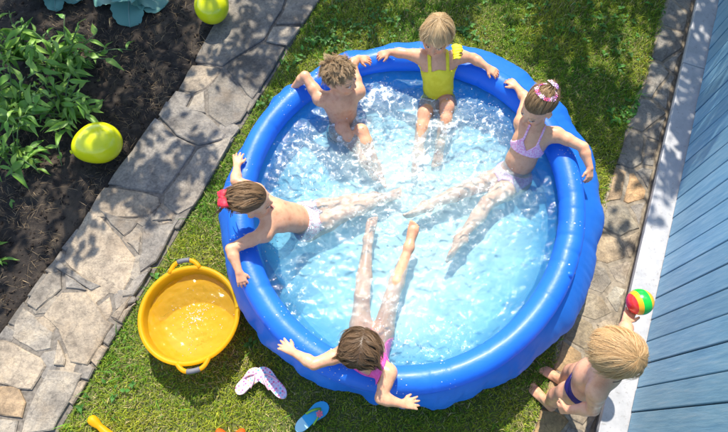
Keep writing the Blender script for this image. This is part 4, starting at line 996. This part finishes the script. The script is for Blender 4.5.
# ------------------------------------------------------------------ yellow tub with water
BC = P(188.5, 314, .21); BC[2] = 0; BRIM, BBOT, BH = .242, .200, .212
tub = empty('plastic_tub', (BC[0], BC[1], .0), 'large round yellow plastic tub with two handles, water inside, on the grass', 'tub')
prof_t = [(0, .012), (BBOT - .02, .012), (BBOT, .03), (BRIM - .012, BH - .02), (BRIM - .010, BH - .006), (BRIM - .004, BH), (BRIM + .008, BH), (BRIM + .013, BH - .006), (BRIM + .012, BH - .020), (BRIM + .003, BH - .022), (BBOT + .008, .03), (BBOT - .015, .004), (0, .004)]
lathe('tub_shell', prof_t[::-1], M['yellow_plastic'], tub, 96)
a1 = P(184, 264, .21) - BC; ha = math.atan2(a1[1], a1[0])
for s_, nm in ((0, 'handle'), (math.pi, 'handle')):
    e = np.array([math.cos(ha + s_), math.sin(ha + s_), 0]); l_ = np.array([-e[1], e[0], 0]); V, F = [], []
    # flat loop standing out from the rim
    pts = []
    for i in range(21):
        t = i / 20; q_ = (t - .5) * 2; pts.append((BRIM + .002 + .040 * (1 - abs(q_) ** 4), .078 * q_ * (1.0 if abs(q_) > .6 else 1)))
    path = [e * r_ * (1 - .5 * (w_ / BRIM) ** 2 * 1) + l_ * w_ + np.array([0, 0, BH - .006 + .006 * (1 - (w_ / .078) ** 2)]) for r_, w_ in pts]
    o = tube(nm, path, .0115, M['yellow_plastic'], tub, 10)
    tube('grip', [p_ + np.array([0, 0, .002]) for p_ in path[6:15]], .0132, M['grip'], o, 10)
tw = NT('tub_water'); tw.t.nodes.remove(tw.b)
tr_ = tw.n('ShaderNodeBsdfTransparent'); tr_.inputs[0].default_value = (.98, .985, .97, 1); gl_ = tw.n('ShaderNodeBsdfGlossy'); gl_.inputs['Roughness'].default_value = .04; fr_ = tw.n('ShaderNodeFresnel'); fr_.inputs[0].default_value = 1.33
nn_ = tw.noise(45, 4); bb_ = tw.n('ShaderNodeBump'); bb_.inputs['Strength'].default_value = .35; bb_.inputs['Distance'].default_value = .006; tw.l(nn_.outputs[0], bb_.inputs['Height'])
for x in (gl_, fr_): tw.l(bb_.outputs[0], x.inputs['Normal'])
mm = tw.n('ShaderNodeMixShader'); tw.l(fr_.outputs[0], mm.inputs[0]); tw.l(tr_.outputs[0], mm.inputs[1]); tw.l(gl_.outputs[0], mm.inputs[2]); dt_ = tw.n('ShaderNodeBsdfDiffuse'); dt_.inputs[0].default_value = (.88, .54, .03, 1); m0 = tw.n('ShaderNodeMixShader'); m0.inputs[0].default_value = .28; tw.l(tr_.outputs[0], m0.inputs[1]); tw.l(dt_.outputs[0], m0.inputs[2]); tw.l(m0.outputs[0], mm.inputs[1]); tw.l(mm.outputs[0], tw.out.inputs[0])  # yellow diffuse paints in the tub's reflected colour and evens out its shadow
rw = BBOT + (BRIM - BBOT) * .64; V2 = np.stack([np.stack([rw * t * np.cos(A[::6]), rw * t * np.sin(A[::6]), .150 + .010 * (fbm(9 + 20 * t * rw * np.cos(A[::6]) * 2, 9 + 40 * t * rw * np.sin(A[::6]), 71) - .5)], -1) for t in np.linspace(0, 1, 50)], 1)
v, f = cyc(V2, False); o = mesh_np('tub_water', v + np.array([BC[0], BC[1], 0]), f, tw.m); tag(o, kind='structure')
pos, rs = [], []
for _ in range(170):
    a_, r_ = RNG.uniform(0, 6.283), abs(RNG.normal(0, .085)); q_ = RNG.uniform(.0009, .0024)
    if r_ < rw - .02: pos.append((BC[0] + .03 + r_ * math.cos(a_), BC[1] - .01 + r_ * math.sin(a_), .151)); rs.append((q_, q_ * 1.4, q_))
blobs('tub_glints', pos, rs, M['drop'])  # white specks modelled in place of glints on the tub water

# ------------------------------------------------------------------ balloons
def balloon(ctr, axis, r, ln, label):
    root = empty('balloon', (ctr[0], ctr[1], .0), label, 'balloon', 'balloons on the garden bed')
    prof_ = []
    for i in range(33):
        t = i / 32; th = math.pi * t; x = -math.cos(th); rr_ = r * math.sin(th) * (1 - .16 * x * (1 if x > 0 else .4)); prof_.append((rr_ + 1e-5, x * ln * (1.06 if x > 0 else 1)))
    prof_.append((.006, ln * 1.08)); body_ = lathe('balloon_body', prof_, M['balloon'], root, 48)
    kn = lathe('knot', [(.004, ln * 1.06), (.007, ln * 1.075), (.004, ln * 1.095), (.011, ln * 1.13), (.013, ln * 1.15), (.001, ln * 1.13)], M['balloon'], root, 16)
    for o in (body_, kn):
        o.rotation_mode = 'QUATERNION'; o.rotation_quaternion = Vector(axis).to_track_quat('Z', 'Y'); o.location = (0, 0, float(ctr[2]))
c1 = P(97, 143, .15); balloon((c1[0], c1[1], .145), (-.93, -.28, -.12), .118, .140, 'yellow green balloon lying on dark soil beside the leafy plants')
c1 = P(212, 4, .15); balloon((c1[0], c1[1], .145), (.25, .95, .1), .108, .125, 'yellow green balloon near the cabbages, cut off by the top edge')

# ------------------------------------------------------------------ flip-flops
def dotted(name, base, cols, scale):
    t = NT(name); tc = t.n('ShaderNodeTexCoord'); vo = t.n('ShaderNodeTexVoronoi'); vo.inputs['Scale'].default_value = scale; vo.inputs['Randomness'].default_value = .35; t.l(tc.outputs['Object'], vo.inputs['Vector'])
    sep = t.n('ShaderNodeSeparateColor'); t.l(vo.outputs['Color'], sep.inputs[0]); n_ = len(cols)
    r = t.ramp(sep.outputs[0], [(i / n_, c_) for i, c_ in enumerate(cols)], 'CONSTANT'); m_ = t.ramp(vo.outputs['Distance'], [(.30, (1, 1, 1)), (.36, (0, 0, 0))])
    t.l(t.mix(m_.outputs[0], base, r.outputs[0]), t.b.inputs['Base Color']); t.set(Roughness=.55); return t.m
def two_tone(name, c1_, c2_, x):
    t = NT(name); tc = t.n('ShaderNodeTexCoord'); sx = t.n('ShaderNodeSeparateXYZ'); t.l(tc.outputs['Object'], sx.inputs[0]); mr = t.n('ShaderNodeMapRange'); mr.inputs[1].default_value = x - .002; mr.inputs[2].default_value = x + .002; t.l(sx.outputs[0], mr.inputs[0])
    t.l(t.mix(mr.outputs[0], c2_, c1_), t.b.inputs['Base Color']); t.set(Roughness=.55); n_ = t.noise(90, 3); t.bump(n_.outputs[0], .15, .002); return t.m
def flipflop(heel, toe, z, side, sole_m, rim_m, strap_m, label, flower=None):
    heel, toe = np.array(heel), np.array(toe); L_ = np.linalg.norm((toe - heel)[:2]); a = math.atan2(toe[1] - heel[1], toe[0] - heel[0])
    root = empty('flip_flop', (heel[0], heel[1], z), label, 'flip-flop', 'flip-flops on the grass'); root.rotation_euler = (rad(random.uniform(-3, 3)), rad(random.uniform(-2, 2)), a)
    out = []; n_ = 44
    for i in range(n_):
        t = 2 * math.pi * i / n_; x = .5 - .5 * math.cos(t); wd = (.030 + .012 * np.interp(x, [0, .15, .45, .75, 1], [0, .25, 0, 1, .9])) * math.sqrt(max(0, 1 - (2 * x - 1) ** 4 * .999)); out.append((x * L_, math.copysign(wd, math.sin(t)) + .004 * side * math.sin(math.pi * x)))
    V = []; 
    for q_, zz in ((.96, 0), (1, .003), (1, .012), (.975, .0165)): V += [((x - L_ / 2) * q_ + L_ / 2, y * q_, zz + .006 * (x / L_ - .5) ** 2) for x, y in out]
    F = [(r_ * n_ + i, r_ * n_ + (i + 1) % n_, (r_ + 1) * n_ + (i + 1) % n_, (r_ + 1) * n_ + i) for r_ in range(3) for i in range(n_)] + [tuple(range(n_ - 1, -1, -1))]
    poly('sole', V, F, rim_m, root, False)
    V = [((x - L_ / 2) * .985 + L_ / 2, y * .965, .0172 + .006 * (x / L_ - .5) ** 2) for x, y in out]; V2_ = [(x, y, z_ + .0012) for x, y, z_ in V]
    poly('footbed', V + V2_, [tuple(range(n_, 2 * n_))] + [(i, (i + 1) % n_, n_ + (i + 1) % n_, n_ + i) for i in range(n_)], sole_m, root, False)
    toe_p = np.array([L_ * .80, .003 * side, .018])
    for sg in (-1, 1):
        end = np.array([L_ * .42, sg * .031, .014]); mid = (toe_p + end) / 2 + np.array([.008, sg * .010, .030]); ts = np.linspace(0, 1, 14)
        pts_ = [toe_p * (1 - t) ** 2 + 2 * mid * t * (1 - t) + end * t * t for t in ts]; V, F = [], []
        for p_ in pts_:
            for dy, dz in ((-.0055, 0), (-.003, .0035), (.003, .0035), (.0055, 0)): V.append(p_ + np.array([dy * .5, dy, dz]))
        F = [(i * 4 + j, i * 4 + j + 1, i * 4 + 5 + j, i * 4 + 4 + j) for i in range(13) for j in range(3)] + [(i * 4 + 3, i * 4, i * 4 + 4, i * 4 + 7) for i in range(13)]
        poly('strap', V, F, strap_m, root, True)
    if flower:
        V, F = [(0, 0, .006)], []
        for p_ in range(6):
            a_ = p_ * math.pi / 3
            for da, r_, z_ in ((-.5, .007, .002), (-.42, .015, .006), (0, .019, .007), (.42, .015, .006), (.5, .007, .002)): V.append((r_ * math.cos(a_ + da), r_ * math.sin(a_ + da), z_))
            b = 1 + p_ * 5; F += [(0, b, b + 1), (0, b + 1, b + 2), (0, b + 2, b + 3), (0, b + 3, b + 4)]
        o = poly('flower', V, F, flower, root); o.location = (L_ * .70, -.013 * side, .034); o.modifiers.new('t', 'SOLIDIFY').thickness = .002
DC = [(.75, .12, .30), (.10, .42, .62), (.78, .35, .50), (.80, .45, .15), (.45, .20, .55)]
s1 = dotted('pale_dots', (.78, .72, .74), DC, 62); s2 = dotted('lilac_dots', (.66, .58, .74), DC[:3], 62); pk = fabric('pale_pink_foam', (.80, .50, .56)); pks = fabric('pink_strap', (.82, .42, .52))
GZ = .034
flipflop(P(237, 394, GZ), P(261, 370, GZ), GZ, 1, s1, pk, pks, 'whitish dotted flip-flop, left one of the crossed pair near the tub')
flipflop(P(286, 398, GZ + .02), P(258, 369, GZ + .02), GZ + .018, -1, s2, pk, pks, 'lilac dotted flip-flop, right one of the crossed pair near the tub')
flipflop(P(296, 431, GZ), P(328, 404, GZ), GZ, 1, two_tone('blue_footbed', (.02, .38, .68), (.42, .74, .80), .062), fabric('blue_foam', (.02, .25, .55)), fabric('lime_strap', (.25, .50, .05)), 'blue flip-flop with a lime strap and a pink flower, alone below the pool', fabric('coral_flower', (.85, .16, .22)))

# ------------------------------------------------------------------ sand toys at the bottom edge
a, b = P(89, 417, .05), P(122, 447, .03); d = b - a; root = empty('toy_shovel', (a[0], a[1], 0), 'yellow plastic toy shovel handle lying on the grass, cut off below', 'shovel')
ts = np.linspace(0, 1, 26); rr_ = np.interp(ts, [0, .03, .10, .2, .32, .5, .75, 1], [.004, .018, .0245, .022, .0155, .0195, .026, .024])
adopt(tube('handle', [a + d * t for t in ts], rr_, M['yellow_plastic'], None, 16), root)
V = []; dn = unit(d); sd = np.array([-dn[1], dn[0], 0])
for i in range(9):
    for j in range(7):
        u_, w_ = i / 8, (j / 6 - .5) * 2; V.append(b + dn * (.14 * u_ - .01) + sd * w_ * .055 * (1 - .35 * u_ ** 3) + np.array([0, 0, .018 * w_ * w_ + .006]))
o = poly('blade', V, [(i * 7 + j, i * 7 + j + 1, (i + 1) * 7 + j + 1, (i + 1) * 7 + j) for i in range(8) for j in range(6)], M['yellow_plastic'], None, True); o.modifiers.new('t', 'SOLIDIFY').thickness = .004; adopt(o, root)
ctr = P(229, 449, .03); V, F = [], []; n_ = 60
for ri, (q_, zz) in enumerate(((1, .012), (1.0, .030), (.93, .042), (.6, .052), (.25, .056), (.02, .057))):
    for i in range(n_):
        t = 2 * math.pi * i / n_; r_ = .082 + .032 * math.cos(5 * t + .0); r_ *= q_; tt2 = t + rad(90 + 36); V.append((ctr[0] + r_ * math.cos(tt2), ctr[1] + r_ * math.sin(tt2), zz + .006 * math.cos(5 * t)))
F = [(r_ * n_ + i, r_ * n_ + (i + 1) % n_, (r_ + 1) * n_ + (i + 1) % n_, (r_ + 1) * n_ + i) for r_ in range(5) for i in range(n_)]
o = poly('sand_mould', V, F, simple('orange_plastic', (.82, .10, .012), .3, .5, .05, 20), None, True); tag(o, 'orange plastic star sand mould just showing at the bottom edge', 'sand toy')

# ------------------------------------------------------------------ grass
def blade_mesh(name, n, area, keep, hgt, wid, colf, seed, lean=.6):
    g_ = np.random.default_rng(seed); x = g_.uniform(area[0], area[1], n); y = g_.uniform(area[2], area[3], n); m = keep(x, y); x, y = x[m], y[m]; n = len(x)
    h_ = hgt * np.exp(g_.normal(size=n) * .35) * (.75 + .6 * fbm(x * 5, y * 5, 44)); w_ = wid * g_.uniform(.7, 1.3, n); a_ = g_.uniform(0, 6.283, n); ln = np.abs(g_.normal(size=n)) * lean + .12
    a_ = a_ + 1.2 * (fbm(x * 4, y * 4, 45) - .5)
    d_ = np.stack([np.cos(a_), np.sin(a_), 0 * a_], 1); s_ = np.stack([-np.sin(a_), np.cos(a_), 0 * a_], 1); b_ = np.stack([x, y, 0 * x - .004], 1); up = np.array([0, 0, 1.])
    ln = ln[:, None]; h2 = h_[:, None]; w2 = w_[:, None]; cs = 1 / np.sqrt(1 + ln ** 2)
    m1 = b_ + (up * .55 + d_ * ln * .30) * h2 * cs; tp = b_ + (up * (1.0 - .25 * np.minimum(ln, 1.5)) + d_ * ln) * h2 * cs
    V = np.stack([b_ - s_ * w2 * .5, b_ + s_ * w2 * .5, m1 + s_ * w2 * .42, m1 - s_ * w2 * .42, tp], 1).reshape(-1, 3)
    i = np.arange(n)[:, None] * 5; F = np.concatenate([i + np.array([[0, 1, 2]]), i + np.array([[0, 2, 3]]), i + np.array([[3, 2, 4]])], 0)
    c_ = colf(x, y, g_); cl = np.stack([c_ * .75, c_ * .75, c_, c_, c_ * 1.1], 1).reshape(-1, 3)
    return mesh_np(name, V, F, M['grass'], None, False, np.clip(cl, 0, 1))
def on_lawn(x, y):
    e = .03 * (fbm(x * 18, y * 18, 66) - .5)
    a_ = np.arctan2(y - PC[1], x - PC[0]); r_ = np.hypot(x - PC[0], y - PC[1])
    return (x > xr(y) + e * .6 + .002) & (x < xp(y) + e * 2.2 + .012) & (r_ > out_R(a_) - .075) & (np.hypot(x - BC[0], y - BC[1]) > BBOT)
def gcol(x, y, g_):
    n = len(x); t = np.clip(fbm(x * 3.2, y * 3.2, 47, 4) * 1.5 - .28 + g_.normal(size=n) * .22, 0, 1)[:, None]
    c_ = np.array([.11, .28, .018]) * (1 - t) + np.array([.46, .48, .045]) * t
    dry = (g_.random(n) < .06 + .20 * np.clip(fbm(x * 5, y * 5, 48, 3) - .45, 0, 1) * 3)[:, None]; c_ = np.where(dry, np.array([.56, .47, .22]) * g_.uniform(.6, 1.2, (n, 1)), c_)
    return c_ * np.exp(g_.normal(size=(n, 1)) * .22)
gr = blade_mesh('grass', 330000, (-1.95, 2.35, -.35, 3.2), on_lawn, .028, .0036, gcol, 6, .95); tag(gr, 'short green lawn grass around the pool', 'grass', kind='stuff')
tuft = [(78, 350, .07), (95, 335, .05), (120, 370, .06), (150, 255, .05), (165, 262, .04), (120, 330, .04), (60, 425, .05), (330, 60, .07), (205, 215, .05), (285, 60, .05), (632, 95, .06), (560, 30, .06)]
tp = [(P(a_, b_)[:2], r_) for a_, b_, r_ in tuft]
def near_tuft(x, y):
    k_ = np.zeros(len(x))
    for c_, r_ in tp: k_ = np.maximum(k_, np.exp(-((x - c_[0]) ** 2 + (y - c_[1]) ** 2) / (r_ * r_)))
    return on_lawn(x, y) & (RNG.random(len(x)) < k_ * .8 + .03)
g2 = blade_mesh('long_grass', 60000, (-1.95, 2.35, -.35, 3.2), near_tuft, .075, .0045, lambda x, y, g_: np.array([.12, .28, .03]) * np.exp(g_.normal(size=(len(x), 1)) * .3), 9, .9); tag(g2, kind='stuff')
# straw and stalks on the soil
def on_bed(x, y): return (x < xl(y) - .01) & (fbm(x * 4, y * 4, 52, 3) + .25 * RNG.random(len(x)) > .62)
st = blade_mesh('straw_litter', 16000, (-2.9, -.6, -.2, 3.2), on_bed, .045, .0022, lambda x, y, g_: np.array([.22, .16, .09]) * np.exp(g_.normal(size=(len(x), 1)) * .45), 12, 5.0)
st.location.z = .03; tag(st, kind='stuff')
pos, rs = [], []
for _ in range(3600):
    y = RNG.uniform(-.1, 3.1); x = RNG.uniform(-2.9, xl(y) - .01); r_ = min(.013, .0032 * math.exp(abs(RNG.normal(0, .6)))); pos.append((x, y, .012 + .05 * (float(fbm(np.array(x * 7), np.array(y * 7), 21, 5)) - .42) + r_ * .3)); rs.append((r_ * RNG.uniform(.7, 1.3), r_ * RNG.uniform(.7, 1.3), r_ * RNG.uniform(.5, .9)))
o = blobs('soil_clods', pos, rs, M['clod'])
co = np.empty(len(o.data.vertices) * 3, np.float32); o.data.vertices.foreach_get('co', co); co = co.reshape(-1, 3); co += RNG.normal(size=co.shape) * .0011; o.data.vertices.foreach_set('co', co.ravel()); o.data.polygons.foreach_set('use_smooth', np.zeros(len(o.data.polygons), bool))

# ------------------------------------------------------------------ leaves, plants
def leaf_mesh(name, L_, W_, fold, droop, wave_, mat, nu=7, nv=5, tipp=1.0, jag=0.0):
    V = []
    for i in range(nu):
        u_ = i / (nu - 1); wd = W_ * .5 * (math.sin(math.pi * min(1, u_ ** .72)) ** 1.15 if tipp else math.sqrt(max(0, 1 - (2 * u_ - 1) ** 2)) ** .8)
        for j in range(nv):
            w_ = (j / (nv - 1) - .5) * 2; V.append((u_ * L_, w_ * wd * (1 + jag * math.sin(u_ * 37) * abs(w_)), abs(w_) * wd * fold + wave_ * math.sin(u_ * 9 + w_ * 2.5) * abs(w_) - droop * L_ * u_ * u_ + .12 * L_ * u_))
    F = [(i * nv + j, i * nv + j + 1, (i + 1) * nv + j + 1, (i + 1) * nv + j) for i in range(nu - 1) for j in range(nv - 1)]
    me = bpy.data.meshes.new(name); me.from_pydata(V, [], F); me.materials.append(mat); me.polygons.foreach_set('use_smooth', np.ones(len(F), bool)); return me
def put_leaf(me, root, p_, d_, up, s_=1.0, name='leaf'):
    o = bpy.data.objects.new(name, me); C.objects.link(o); o.parent = root
    x = unit(d_); z_ = unit(np.asarray(up, float) - x * (np.asarray(up) @ x)); y_ = np.cross(z_, x)
    m_ = Matrix([[x[0] * s_, y_[0] * s_, z_[0] * s_, p_[0]], [x[1] * s_, y_[1] * s_, z_[1] * s_, p_[1]], [x[2] * s_, y_[2] * s_, z_[2] * s_, p_[2]], [0, 0, 0, 1]]); o.matrix_local = m_; return o
PLF = [leaf_mesh('leaf', .125, .038, .45, .45, .004, M['pepper_leaf']), leaf_mesh('leaf', .095, .036, .25, .8, .006, M['pepper_leaf']), leaf_mesh('leaf', .125, .030, .8, .3, .004, M['pepper_leaf']), leaf_mesh('leaf', .065, .024, .4, .5, .003, M['pepper_leaf'])]
def bushy(base, label, nst, nl, h_, spread, seed, extra=()):
    g_ = np.random.default_rng(seed); root = empty('vegetable_plant', (base[0], base[1], .015), label, 'plant', 'leafy plants in the bed')
    paths = []
    for s_ in range(nst):
        a_ = s_ * 2.4 + g_.uniform(-.4, .4); sp = spread * g_.uniform(.45, 1.1); hh = h_ * g_.uniform(.6, 1.1); e = np.array([math.cos(a_) * sp, math.sin(a_) * sp, hh])
        paths.append((np.array([0, 0, -.01]), np.array([e[0] * .3, e[1] * .3, hh * .75]), e))
    for e in extra: e = np.array(e) - np.array([base[0], base[1], .015]); paths.append((np.array([0, 0, -.01]), e * .5 + np.array([0, 0, .16]), e))
    for a0, a1_, a2_ in paths:
        ts = np.linspace(0, 1, 10); pts_ = np.array([a0 * (1 - t) ** 2 + 2 * a1_ * t * (1 - t) + a2_ * t * t for t in ts]); tube('stem', pts_, np.linspace(.006, .0022, 10), M['stem'], root, 6)
        m_ = max(3, int(nl / len(paths)))
        for q_ in range(m_):
            t = .22 + .78 * (q_ + g_.uniform(0, .6)) / m_; t = min(t, 1); p_ = a0 * (1 - t) ** 2 + 2 * a1_ * t * (1 - t) + a2_ * t * t; aa_ = q_ * 2.4 + g_.uniform(-.5, .5)
            d_ = np.array([math.cos(aa_), math.sin(aa_), g_.uniform(-.35, .45)]); put_leaf(PLF[g_.integers(4)], root, p_, d_, (g_.normal() * .6, g_.normal() * .6, 1), g_.uniform(.5, 1.25))
for i, (px, py, nst, nl, h_, sp, lb, ex) in enumerate((
    (20, 52, 16, 140, .26, .25, 'leafy green pepper plant in the upper left corner of the bed', ()),
    (66, 62, 16, 135, .24, .23, 'leafy green plant with one stem sprawling right toward the cabbages', (P(132, 50, .09), P(118, 62, .1))),
    (18, 108, 16, 140, .27, .25, 'leafy green plant at the left edge, just above the bare soil', ()),
    (62, 108, 15, 125, .22, .23, 'leafy green plant directly above the round yellow balloon', (P(100, 112, .08), P(62, 166, .08))),
    (14, 150, 10, 70, .18, .19, 'low leafy green plant left of the round yellow balloon', (P(40, 172, .06),)))):
    bushy(P(px + 8, py + 10, 0), lb, nst, nl, h_, sp, 30 + i, ex)
for i, (px, py, lb) in enumerate(((-2, 243, 'small seedling at the left edge of the soil, upper of two'), (2, 263, 'small seedling at the left edge of the soil, lower of two'))):
    bushy(P(px, py, 0), lb, 3, 8, .06, .04, 60 + i)
o = put_leaf(PLF[1], None, P(11, 199, .03), (.45, -.85, .05), (0, 0, 1), .95, 'fallen_leaf'); tag(o, 'single bright green fallen leaf on the bare dark soil', 'leaf')
CLF = [leaf_mesh('leaf', .20, .19, .12, .35, .010, M['cabbage_leaf'], 21, 15, 0, .05), leaf_mesh('leaf', .17, .17, .25, .15, .012, M['cabbage_leaf'], 21, 15, 0, .05), leaf_mesh('leaf', .13, .14, .5, -.2, .010, M['cabbage_leaf'], 10, 10, 0, .03)]
vein = simple('pale_vein', (.30, .42, .36), .5)
VN = {}
for me in CLF:
    L_ = max(v_.co.x for v_ in me.vertices); row = [v_.co.copy() for v_ in me.vertices if abs(v_.co.y) < 1e-5]; row.sort(key=lambda q_: q_.x)
    v_, f_ = tube_arrays([np.array(q_) + np.array([0, 0, .001]) for q_ in row], np.linspace(.0045, .001, len(row)), 5); m2 = bpy.data.meshes.new('leaf_rib'); m2.from_pydata([tuple(x) for x in v_], [], f_); m2.materials.append(vein); VN[me.name] = m2
def cabbage(base, sc_, label, seed):
    g_ = np.random.default_rng(seed); root = empty('cabbage', (base[0], base[1], .015), label, 'cabbage', 'cabbages in the bed')
    tube('stalk', [(0, 0, -.02), (0, 0, .05), (0, 0, .10)], (.02, .022, .02), M['stem'], root, 10)
    for i in range(15):
        lay = 0 if i < 7 else 1 if i < 12 else 2; a_ = i * 2.4 + g_.uniform(-.2, .2); el = (.10, .55, 1.1)[lay] + g_.uniform(-.1, .1)
        d_ = np.array([math.cos(a_) * math.cos(el), math.sin(a_) * math.cos(el), math.sin(el)]); lf = put_leaf(CLF[lay], root, np.array([math.cos(a_) * .02, math.sin(a_) * .02, .05 + .03 * lay]), d_, (-.3 * math.cos(a_), -.3 * math.sin(a_), 1), sc_ * g_.uniform(.85, 1.1))
        link('leaf_rib', VN[CLF[lay].name], None, lf)
cabbage(P(128, -12, .1), 1.12, 'big blue green cabbage at the top, between small cabbage and balloon', 3)
cabbage(P(54, -16, .1), .85, 'smaller blue green cabbage at the top left of the bed', 5)

# broad-leaved weeds in the lawn (ground cover)
WL_ = [leaf_mesh('leaf', .05, .026, .2, .4, .002, M['weed_leaf'], 6, 3), leaf_mesh('leaf', .034, .026, .15, .4, .002, M['weed_leaf'], 6, 3)]
V, F, nb_ = [], [], 0; g_ = np.random.default_rng(77); spots = []
for px, py, n_, sp in ((345, 30, 26, 28), (315, 42, 12, 14), (380, 22, 18, 22), (470, 36, 14, 12), (560, 20, 12, 30), (612, 60, 10, 16), (645, 92, 5, 4), (636, 108, 5, 5), (290, 62, 8, 10), (610, 120, 6, 12), (664, 14, 4, 4), (520, 20, 10, 30), (262, 105, 6, 8), (600, 20, 10, 25), (150, 275, 5, 10), (250, 345, 2, 2), (110, 390, 4, 15)):
    for _ in range(int(n_ * 2.2)): spots.append(P(px + g_.normal() * sp, py + g_.normal() * sp * .6, 0))
for s_ in spots:
    if not on_lawn(np.array([s_[0]]), np.array([s_[1]]))[0]: continue
    n_ = g_.integers(1, 5); a0 = g_.uniform(0, 6.28); big_ = g_.uniform(.35, .85); hz = g_.uniform(.012, .03)
    for q_ in range(n_):
        a_ = a0 + q_ * 2.4 + g_.uniform(-.6, .6); me = WL_[g_.integers(2)]; co = np.array([v_.co for v_ in me.vertices]) * big_; el = g_.uniform(.1, .6)
        x, y, z_ = co[:, 0], co[:, 1], co[:, 2]; xr_ = x * math.cos(el) - z_ * math.sin(el); zr = x * math.sin(el) + z_ * math.cos(el)
        V.append(np.stack([s_[0] + xr_ * math.cos(a_) - y * math.sin(a_), s_[1] + xr_ * math.sin(a_) + y * math.cos(a_), hz + zr], 1)); F += [[i_ + nb_ for i_ in p_.vertices] for p_ in me.polygons]; nb_ += len(co)
V = np.concatenate(V); cl = np.repeat(np.array([[.07, .21, .03]]), len(V), 0) * np.exp(np.repeat(g_.normal(size=(len(V) // 18 + 1, 1)), 18, 0)[:len(V)] * .3)
o = mesh_np('lawn_weeds', V, np.array(F), M['grass'], None, True, np.clip(cl, 0, 1)); tag(o, kind='stuff')

# ------------------------------------------------------------------ trees up-sun, outside the frame, whose crowns dapple the bed, the lawn's far side and the house wall
cot = SUN[:2] / SUN[2]
def shade_density(x, y):
    yb = np.interp(x, [-3, -1.9, -1.5, -1.05, -.75, -.3, 0, 1.0, 1.25, 1.45, 1.9, 2.6], [.35, .65, .95, 1.25, 1.75, 2.2, 2.32, 2.25, 1.75, 1.05, .85, .6])
    return np.clip((y - yb) / .45 + .15, 0, 1)
def lit(x, y): return .55 * np.exp(-((x + 2.15) ** 2 + (y - 2.0) ** 2) / .28) + .9 * np.exp(-((x + 1.62) ** 2 + (y - 1.58) ** 2) / .03) + .9 * np.exp(-((x + 1.03) ** 2 + (y - 2.58) ** 2) / .03)       # crowns thinned so sun reaches the leafy plants and both balloons
def tree(name_label, trunk, n_cl, xr_, seed, hr=(1.9, 3.2)):
    g_ = np.random.default_rng(seed); root = empty('garden_tree', (trunk[0], trunk[1], -.02), name_label, 'tree'); V, cls_ = [], []; k_ = 0; tries = 0
    while k_ < n_cl and tries < 40000:
        tries += 1; x = g_.uniform(*xr_); y = g_.uniform(.3, 4.6)
        if g_.random() > shade_density(np.array(x), np.array(y)) ** 1.3 - lit(x, y): continue
        h_ = g_.uniform(*hr) + .35 * max(0, y - 3); c_ = np.array([x + cot[0] * h_, y + cot[1] * h_, h_]); cls_.append(c_); k_ += 1
        nl = g_.integers(26, 44); p_ = c_ + g_.normal(size=(nl, 3)) * np.array([.075, .075, .05]); nr = g_.normal(size=(nl, 3)) * .7 + np.array([0, .4, 1.0]); nr /= np.linalg.norm(nr, axis=1, keepdims=True)
        a_ = np.cross(nr, g_.normal(size=(nl, 3))); a_ /= np.linalg.norm(a_, axis=1, keepdims=True); b_ = np.cross(nr, a_); s_ = g_.uniform(.032, .055, (nl, 1))
        V.append(np.stack([p_ - a_ * s_, p_ + b_ * s_ * .55 - a_ * s_ * .1, p_ + a_ * s_ * 1.1, p_ - b_ * s_ * .55 - a_ * s_ * .1], 1).reshape(-1, 3))
    V = np.concatenate(V); n_ = len(V) // 4; F = np.arange(n_ * 4).reshape(-1, 4); cl = np.repeat(np.array([[.06, .15, .025]]) * np.exp(g_.normal(size=(n_, 1)) * .3), 4, 0)
    adopt(mesh_np('crown', V, F, M['tree_leaf'], None, False, cl), root)
    cls_ = np.array(cls_); top = np.array([trunk[0] + .1, trunk[1] - .25, 2.1]); ts = np.linspace(0, 1, 14)
    adopt(tube('trunk', [np.array([trunk[0], trunk[1], -.05]) * (1 - t) + top * t + np.array([.05 * math.sin(t * 5), .05 * math.cos(t * 4) - .05, 0]) for t in ts], .15 - .07 * ts, M['bark'], None, 12), root)
    lm = cls_[g_.choice(len(cls_), 9, replace=False)]
    for l_ in lm:
        a0 = top - np.array([0, 0, g_.uniform(.05, .8)]); md = (a0 + l_) / 2 + np.array([0, 0, .3]); pts_ = np.array([a0 * (1 - t) ** 2 + 2 * md * t * (1 - t) + l_ * t * t for t in ts]); adopt(tube('limb', pts_, .05 * (1 - ts) + .008, M['bark'], None, 7), root)
        near = cls_[np.argsort(((cls_ - l_) ** 2).sum(1))[:7]]
        for c_ in near: b0 = pts_[9]; adopt(tube('twig', [b0, (b0 + c_) / 2 + np.array([0, 0, .04]), c_], (.010, .007, .003), M['bark'], None, 5), root)
tree('broad garden tree behind the bed shading the flagstone path', (-1.9, 5.2), 330, (-3.1, .35), 3)
tree('garden tree by the house shading the lawn and blue wall', (1.4, 5.4), 310, (.35, 3.2), 4)
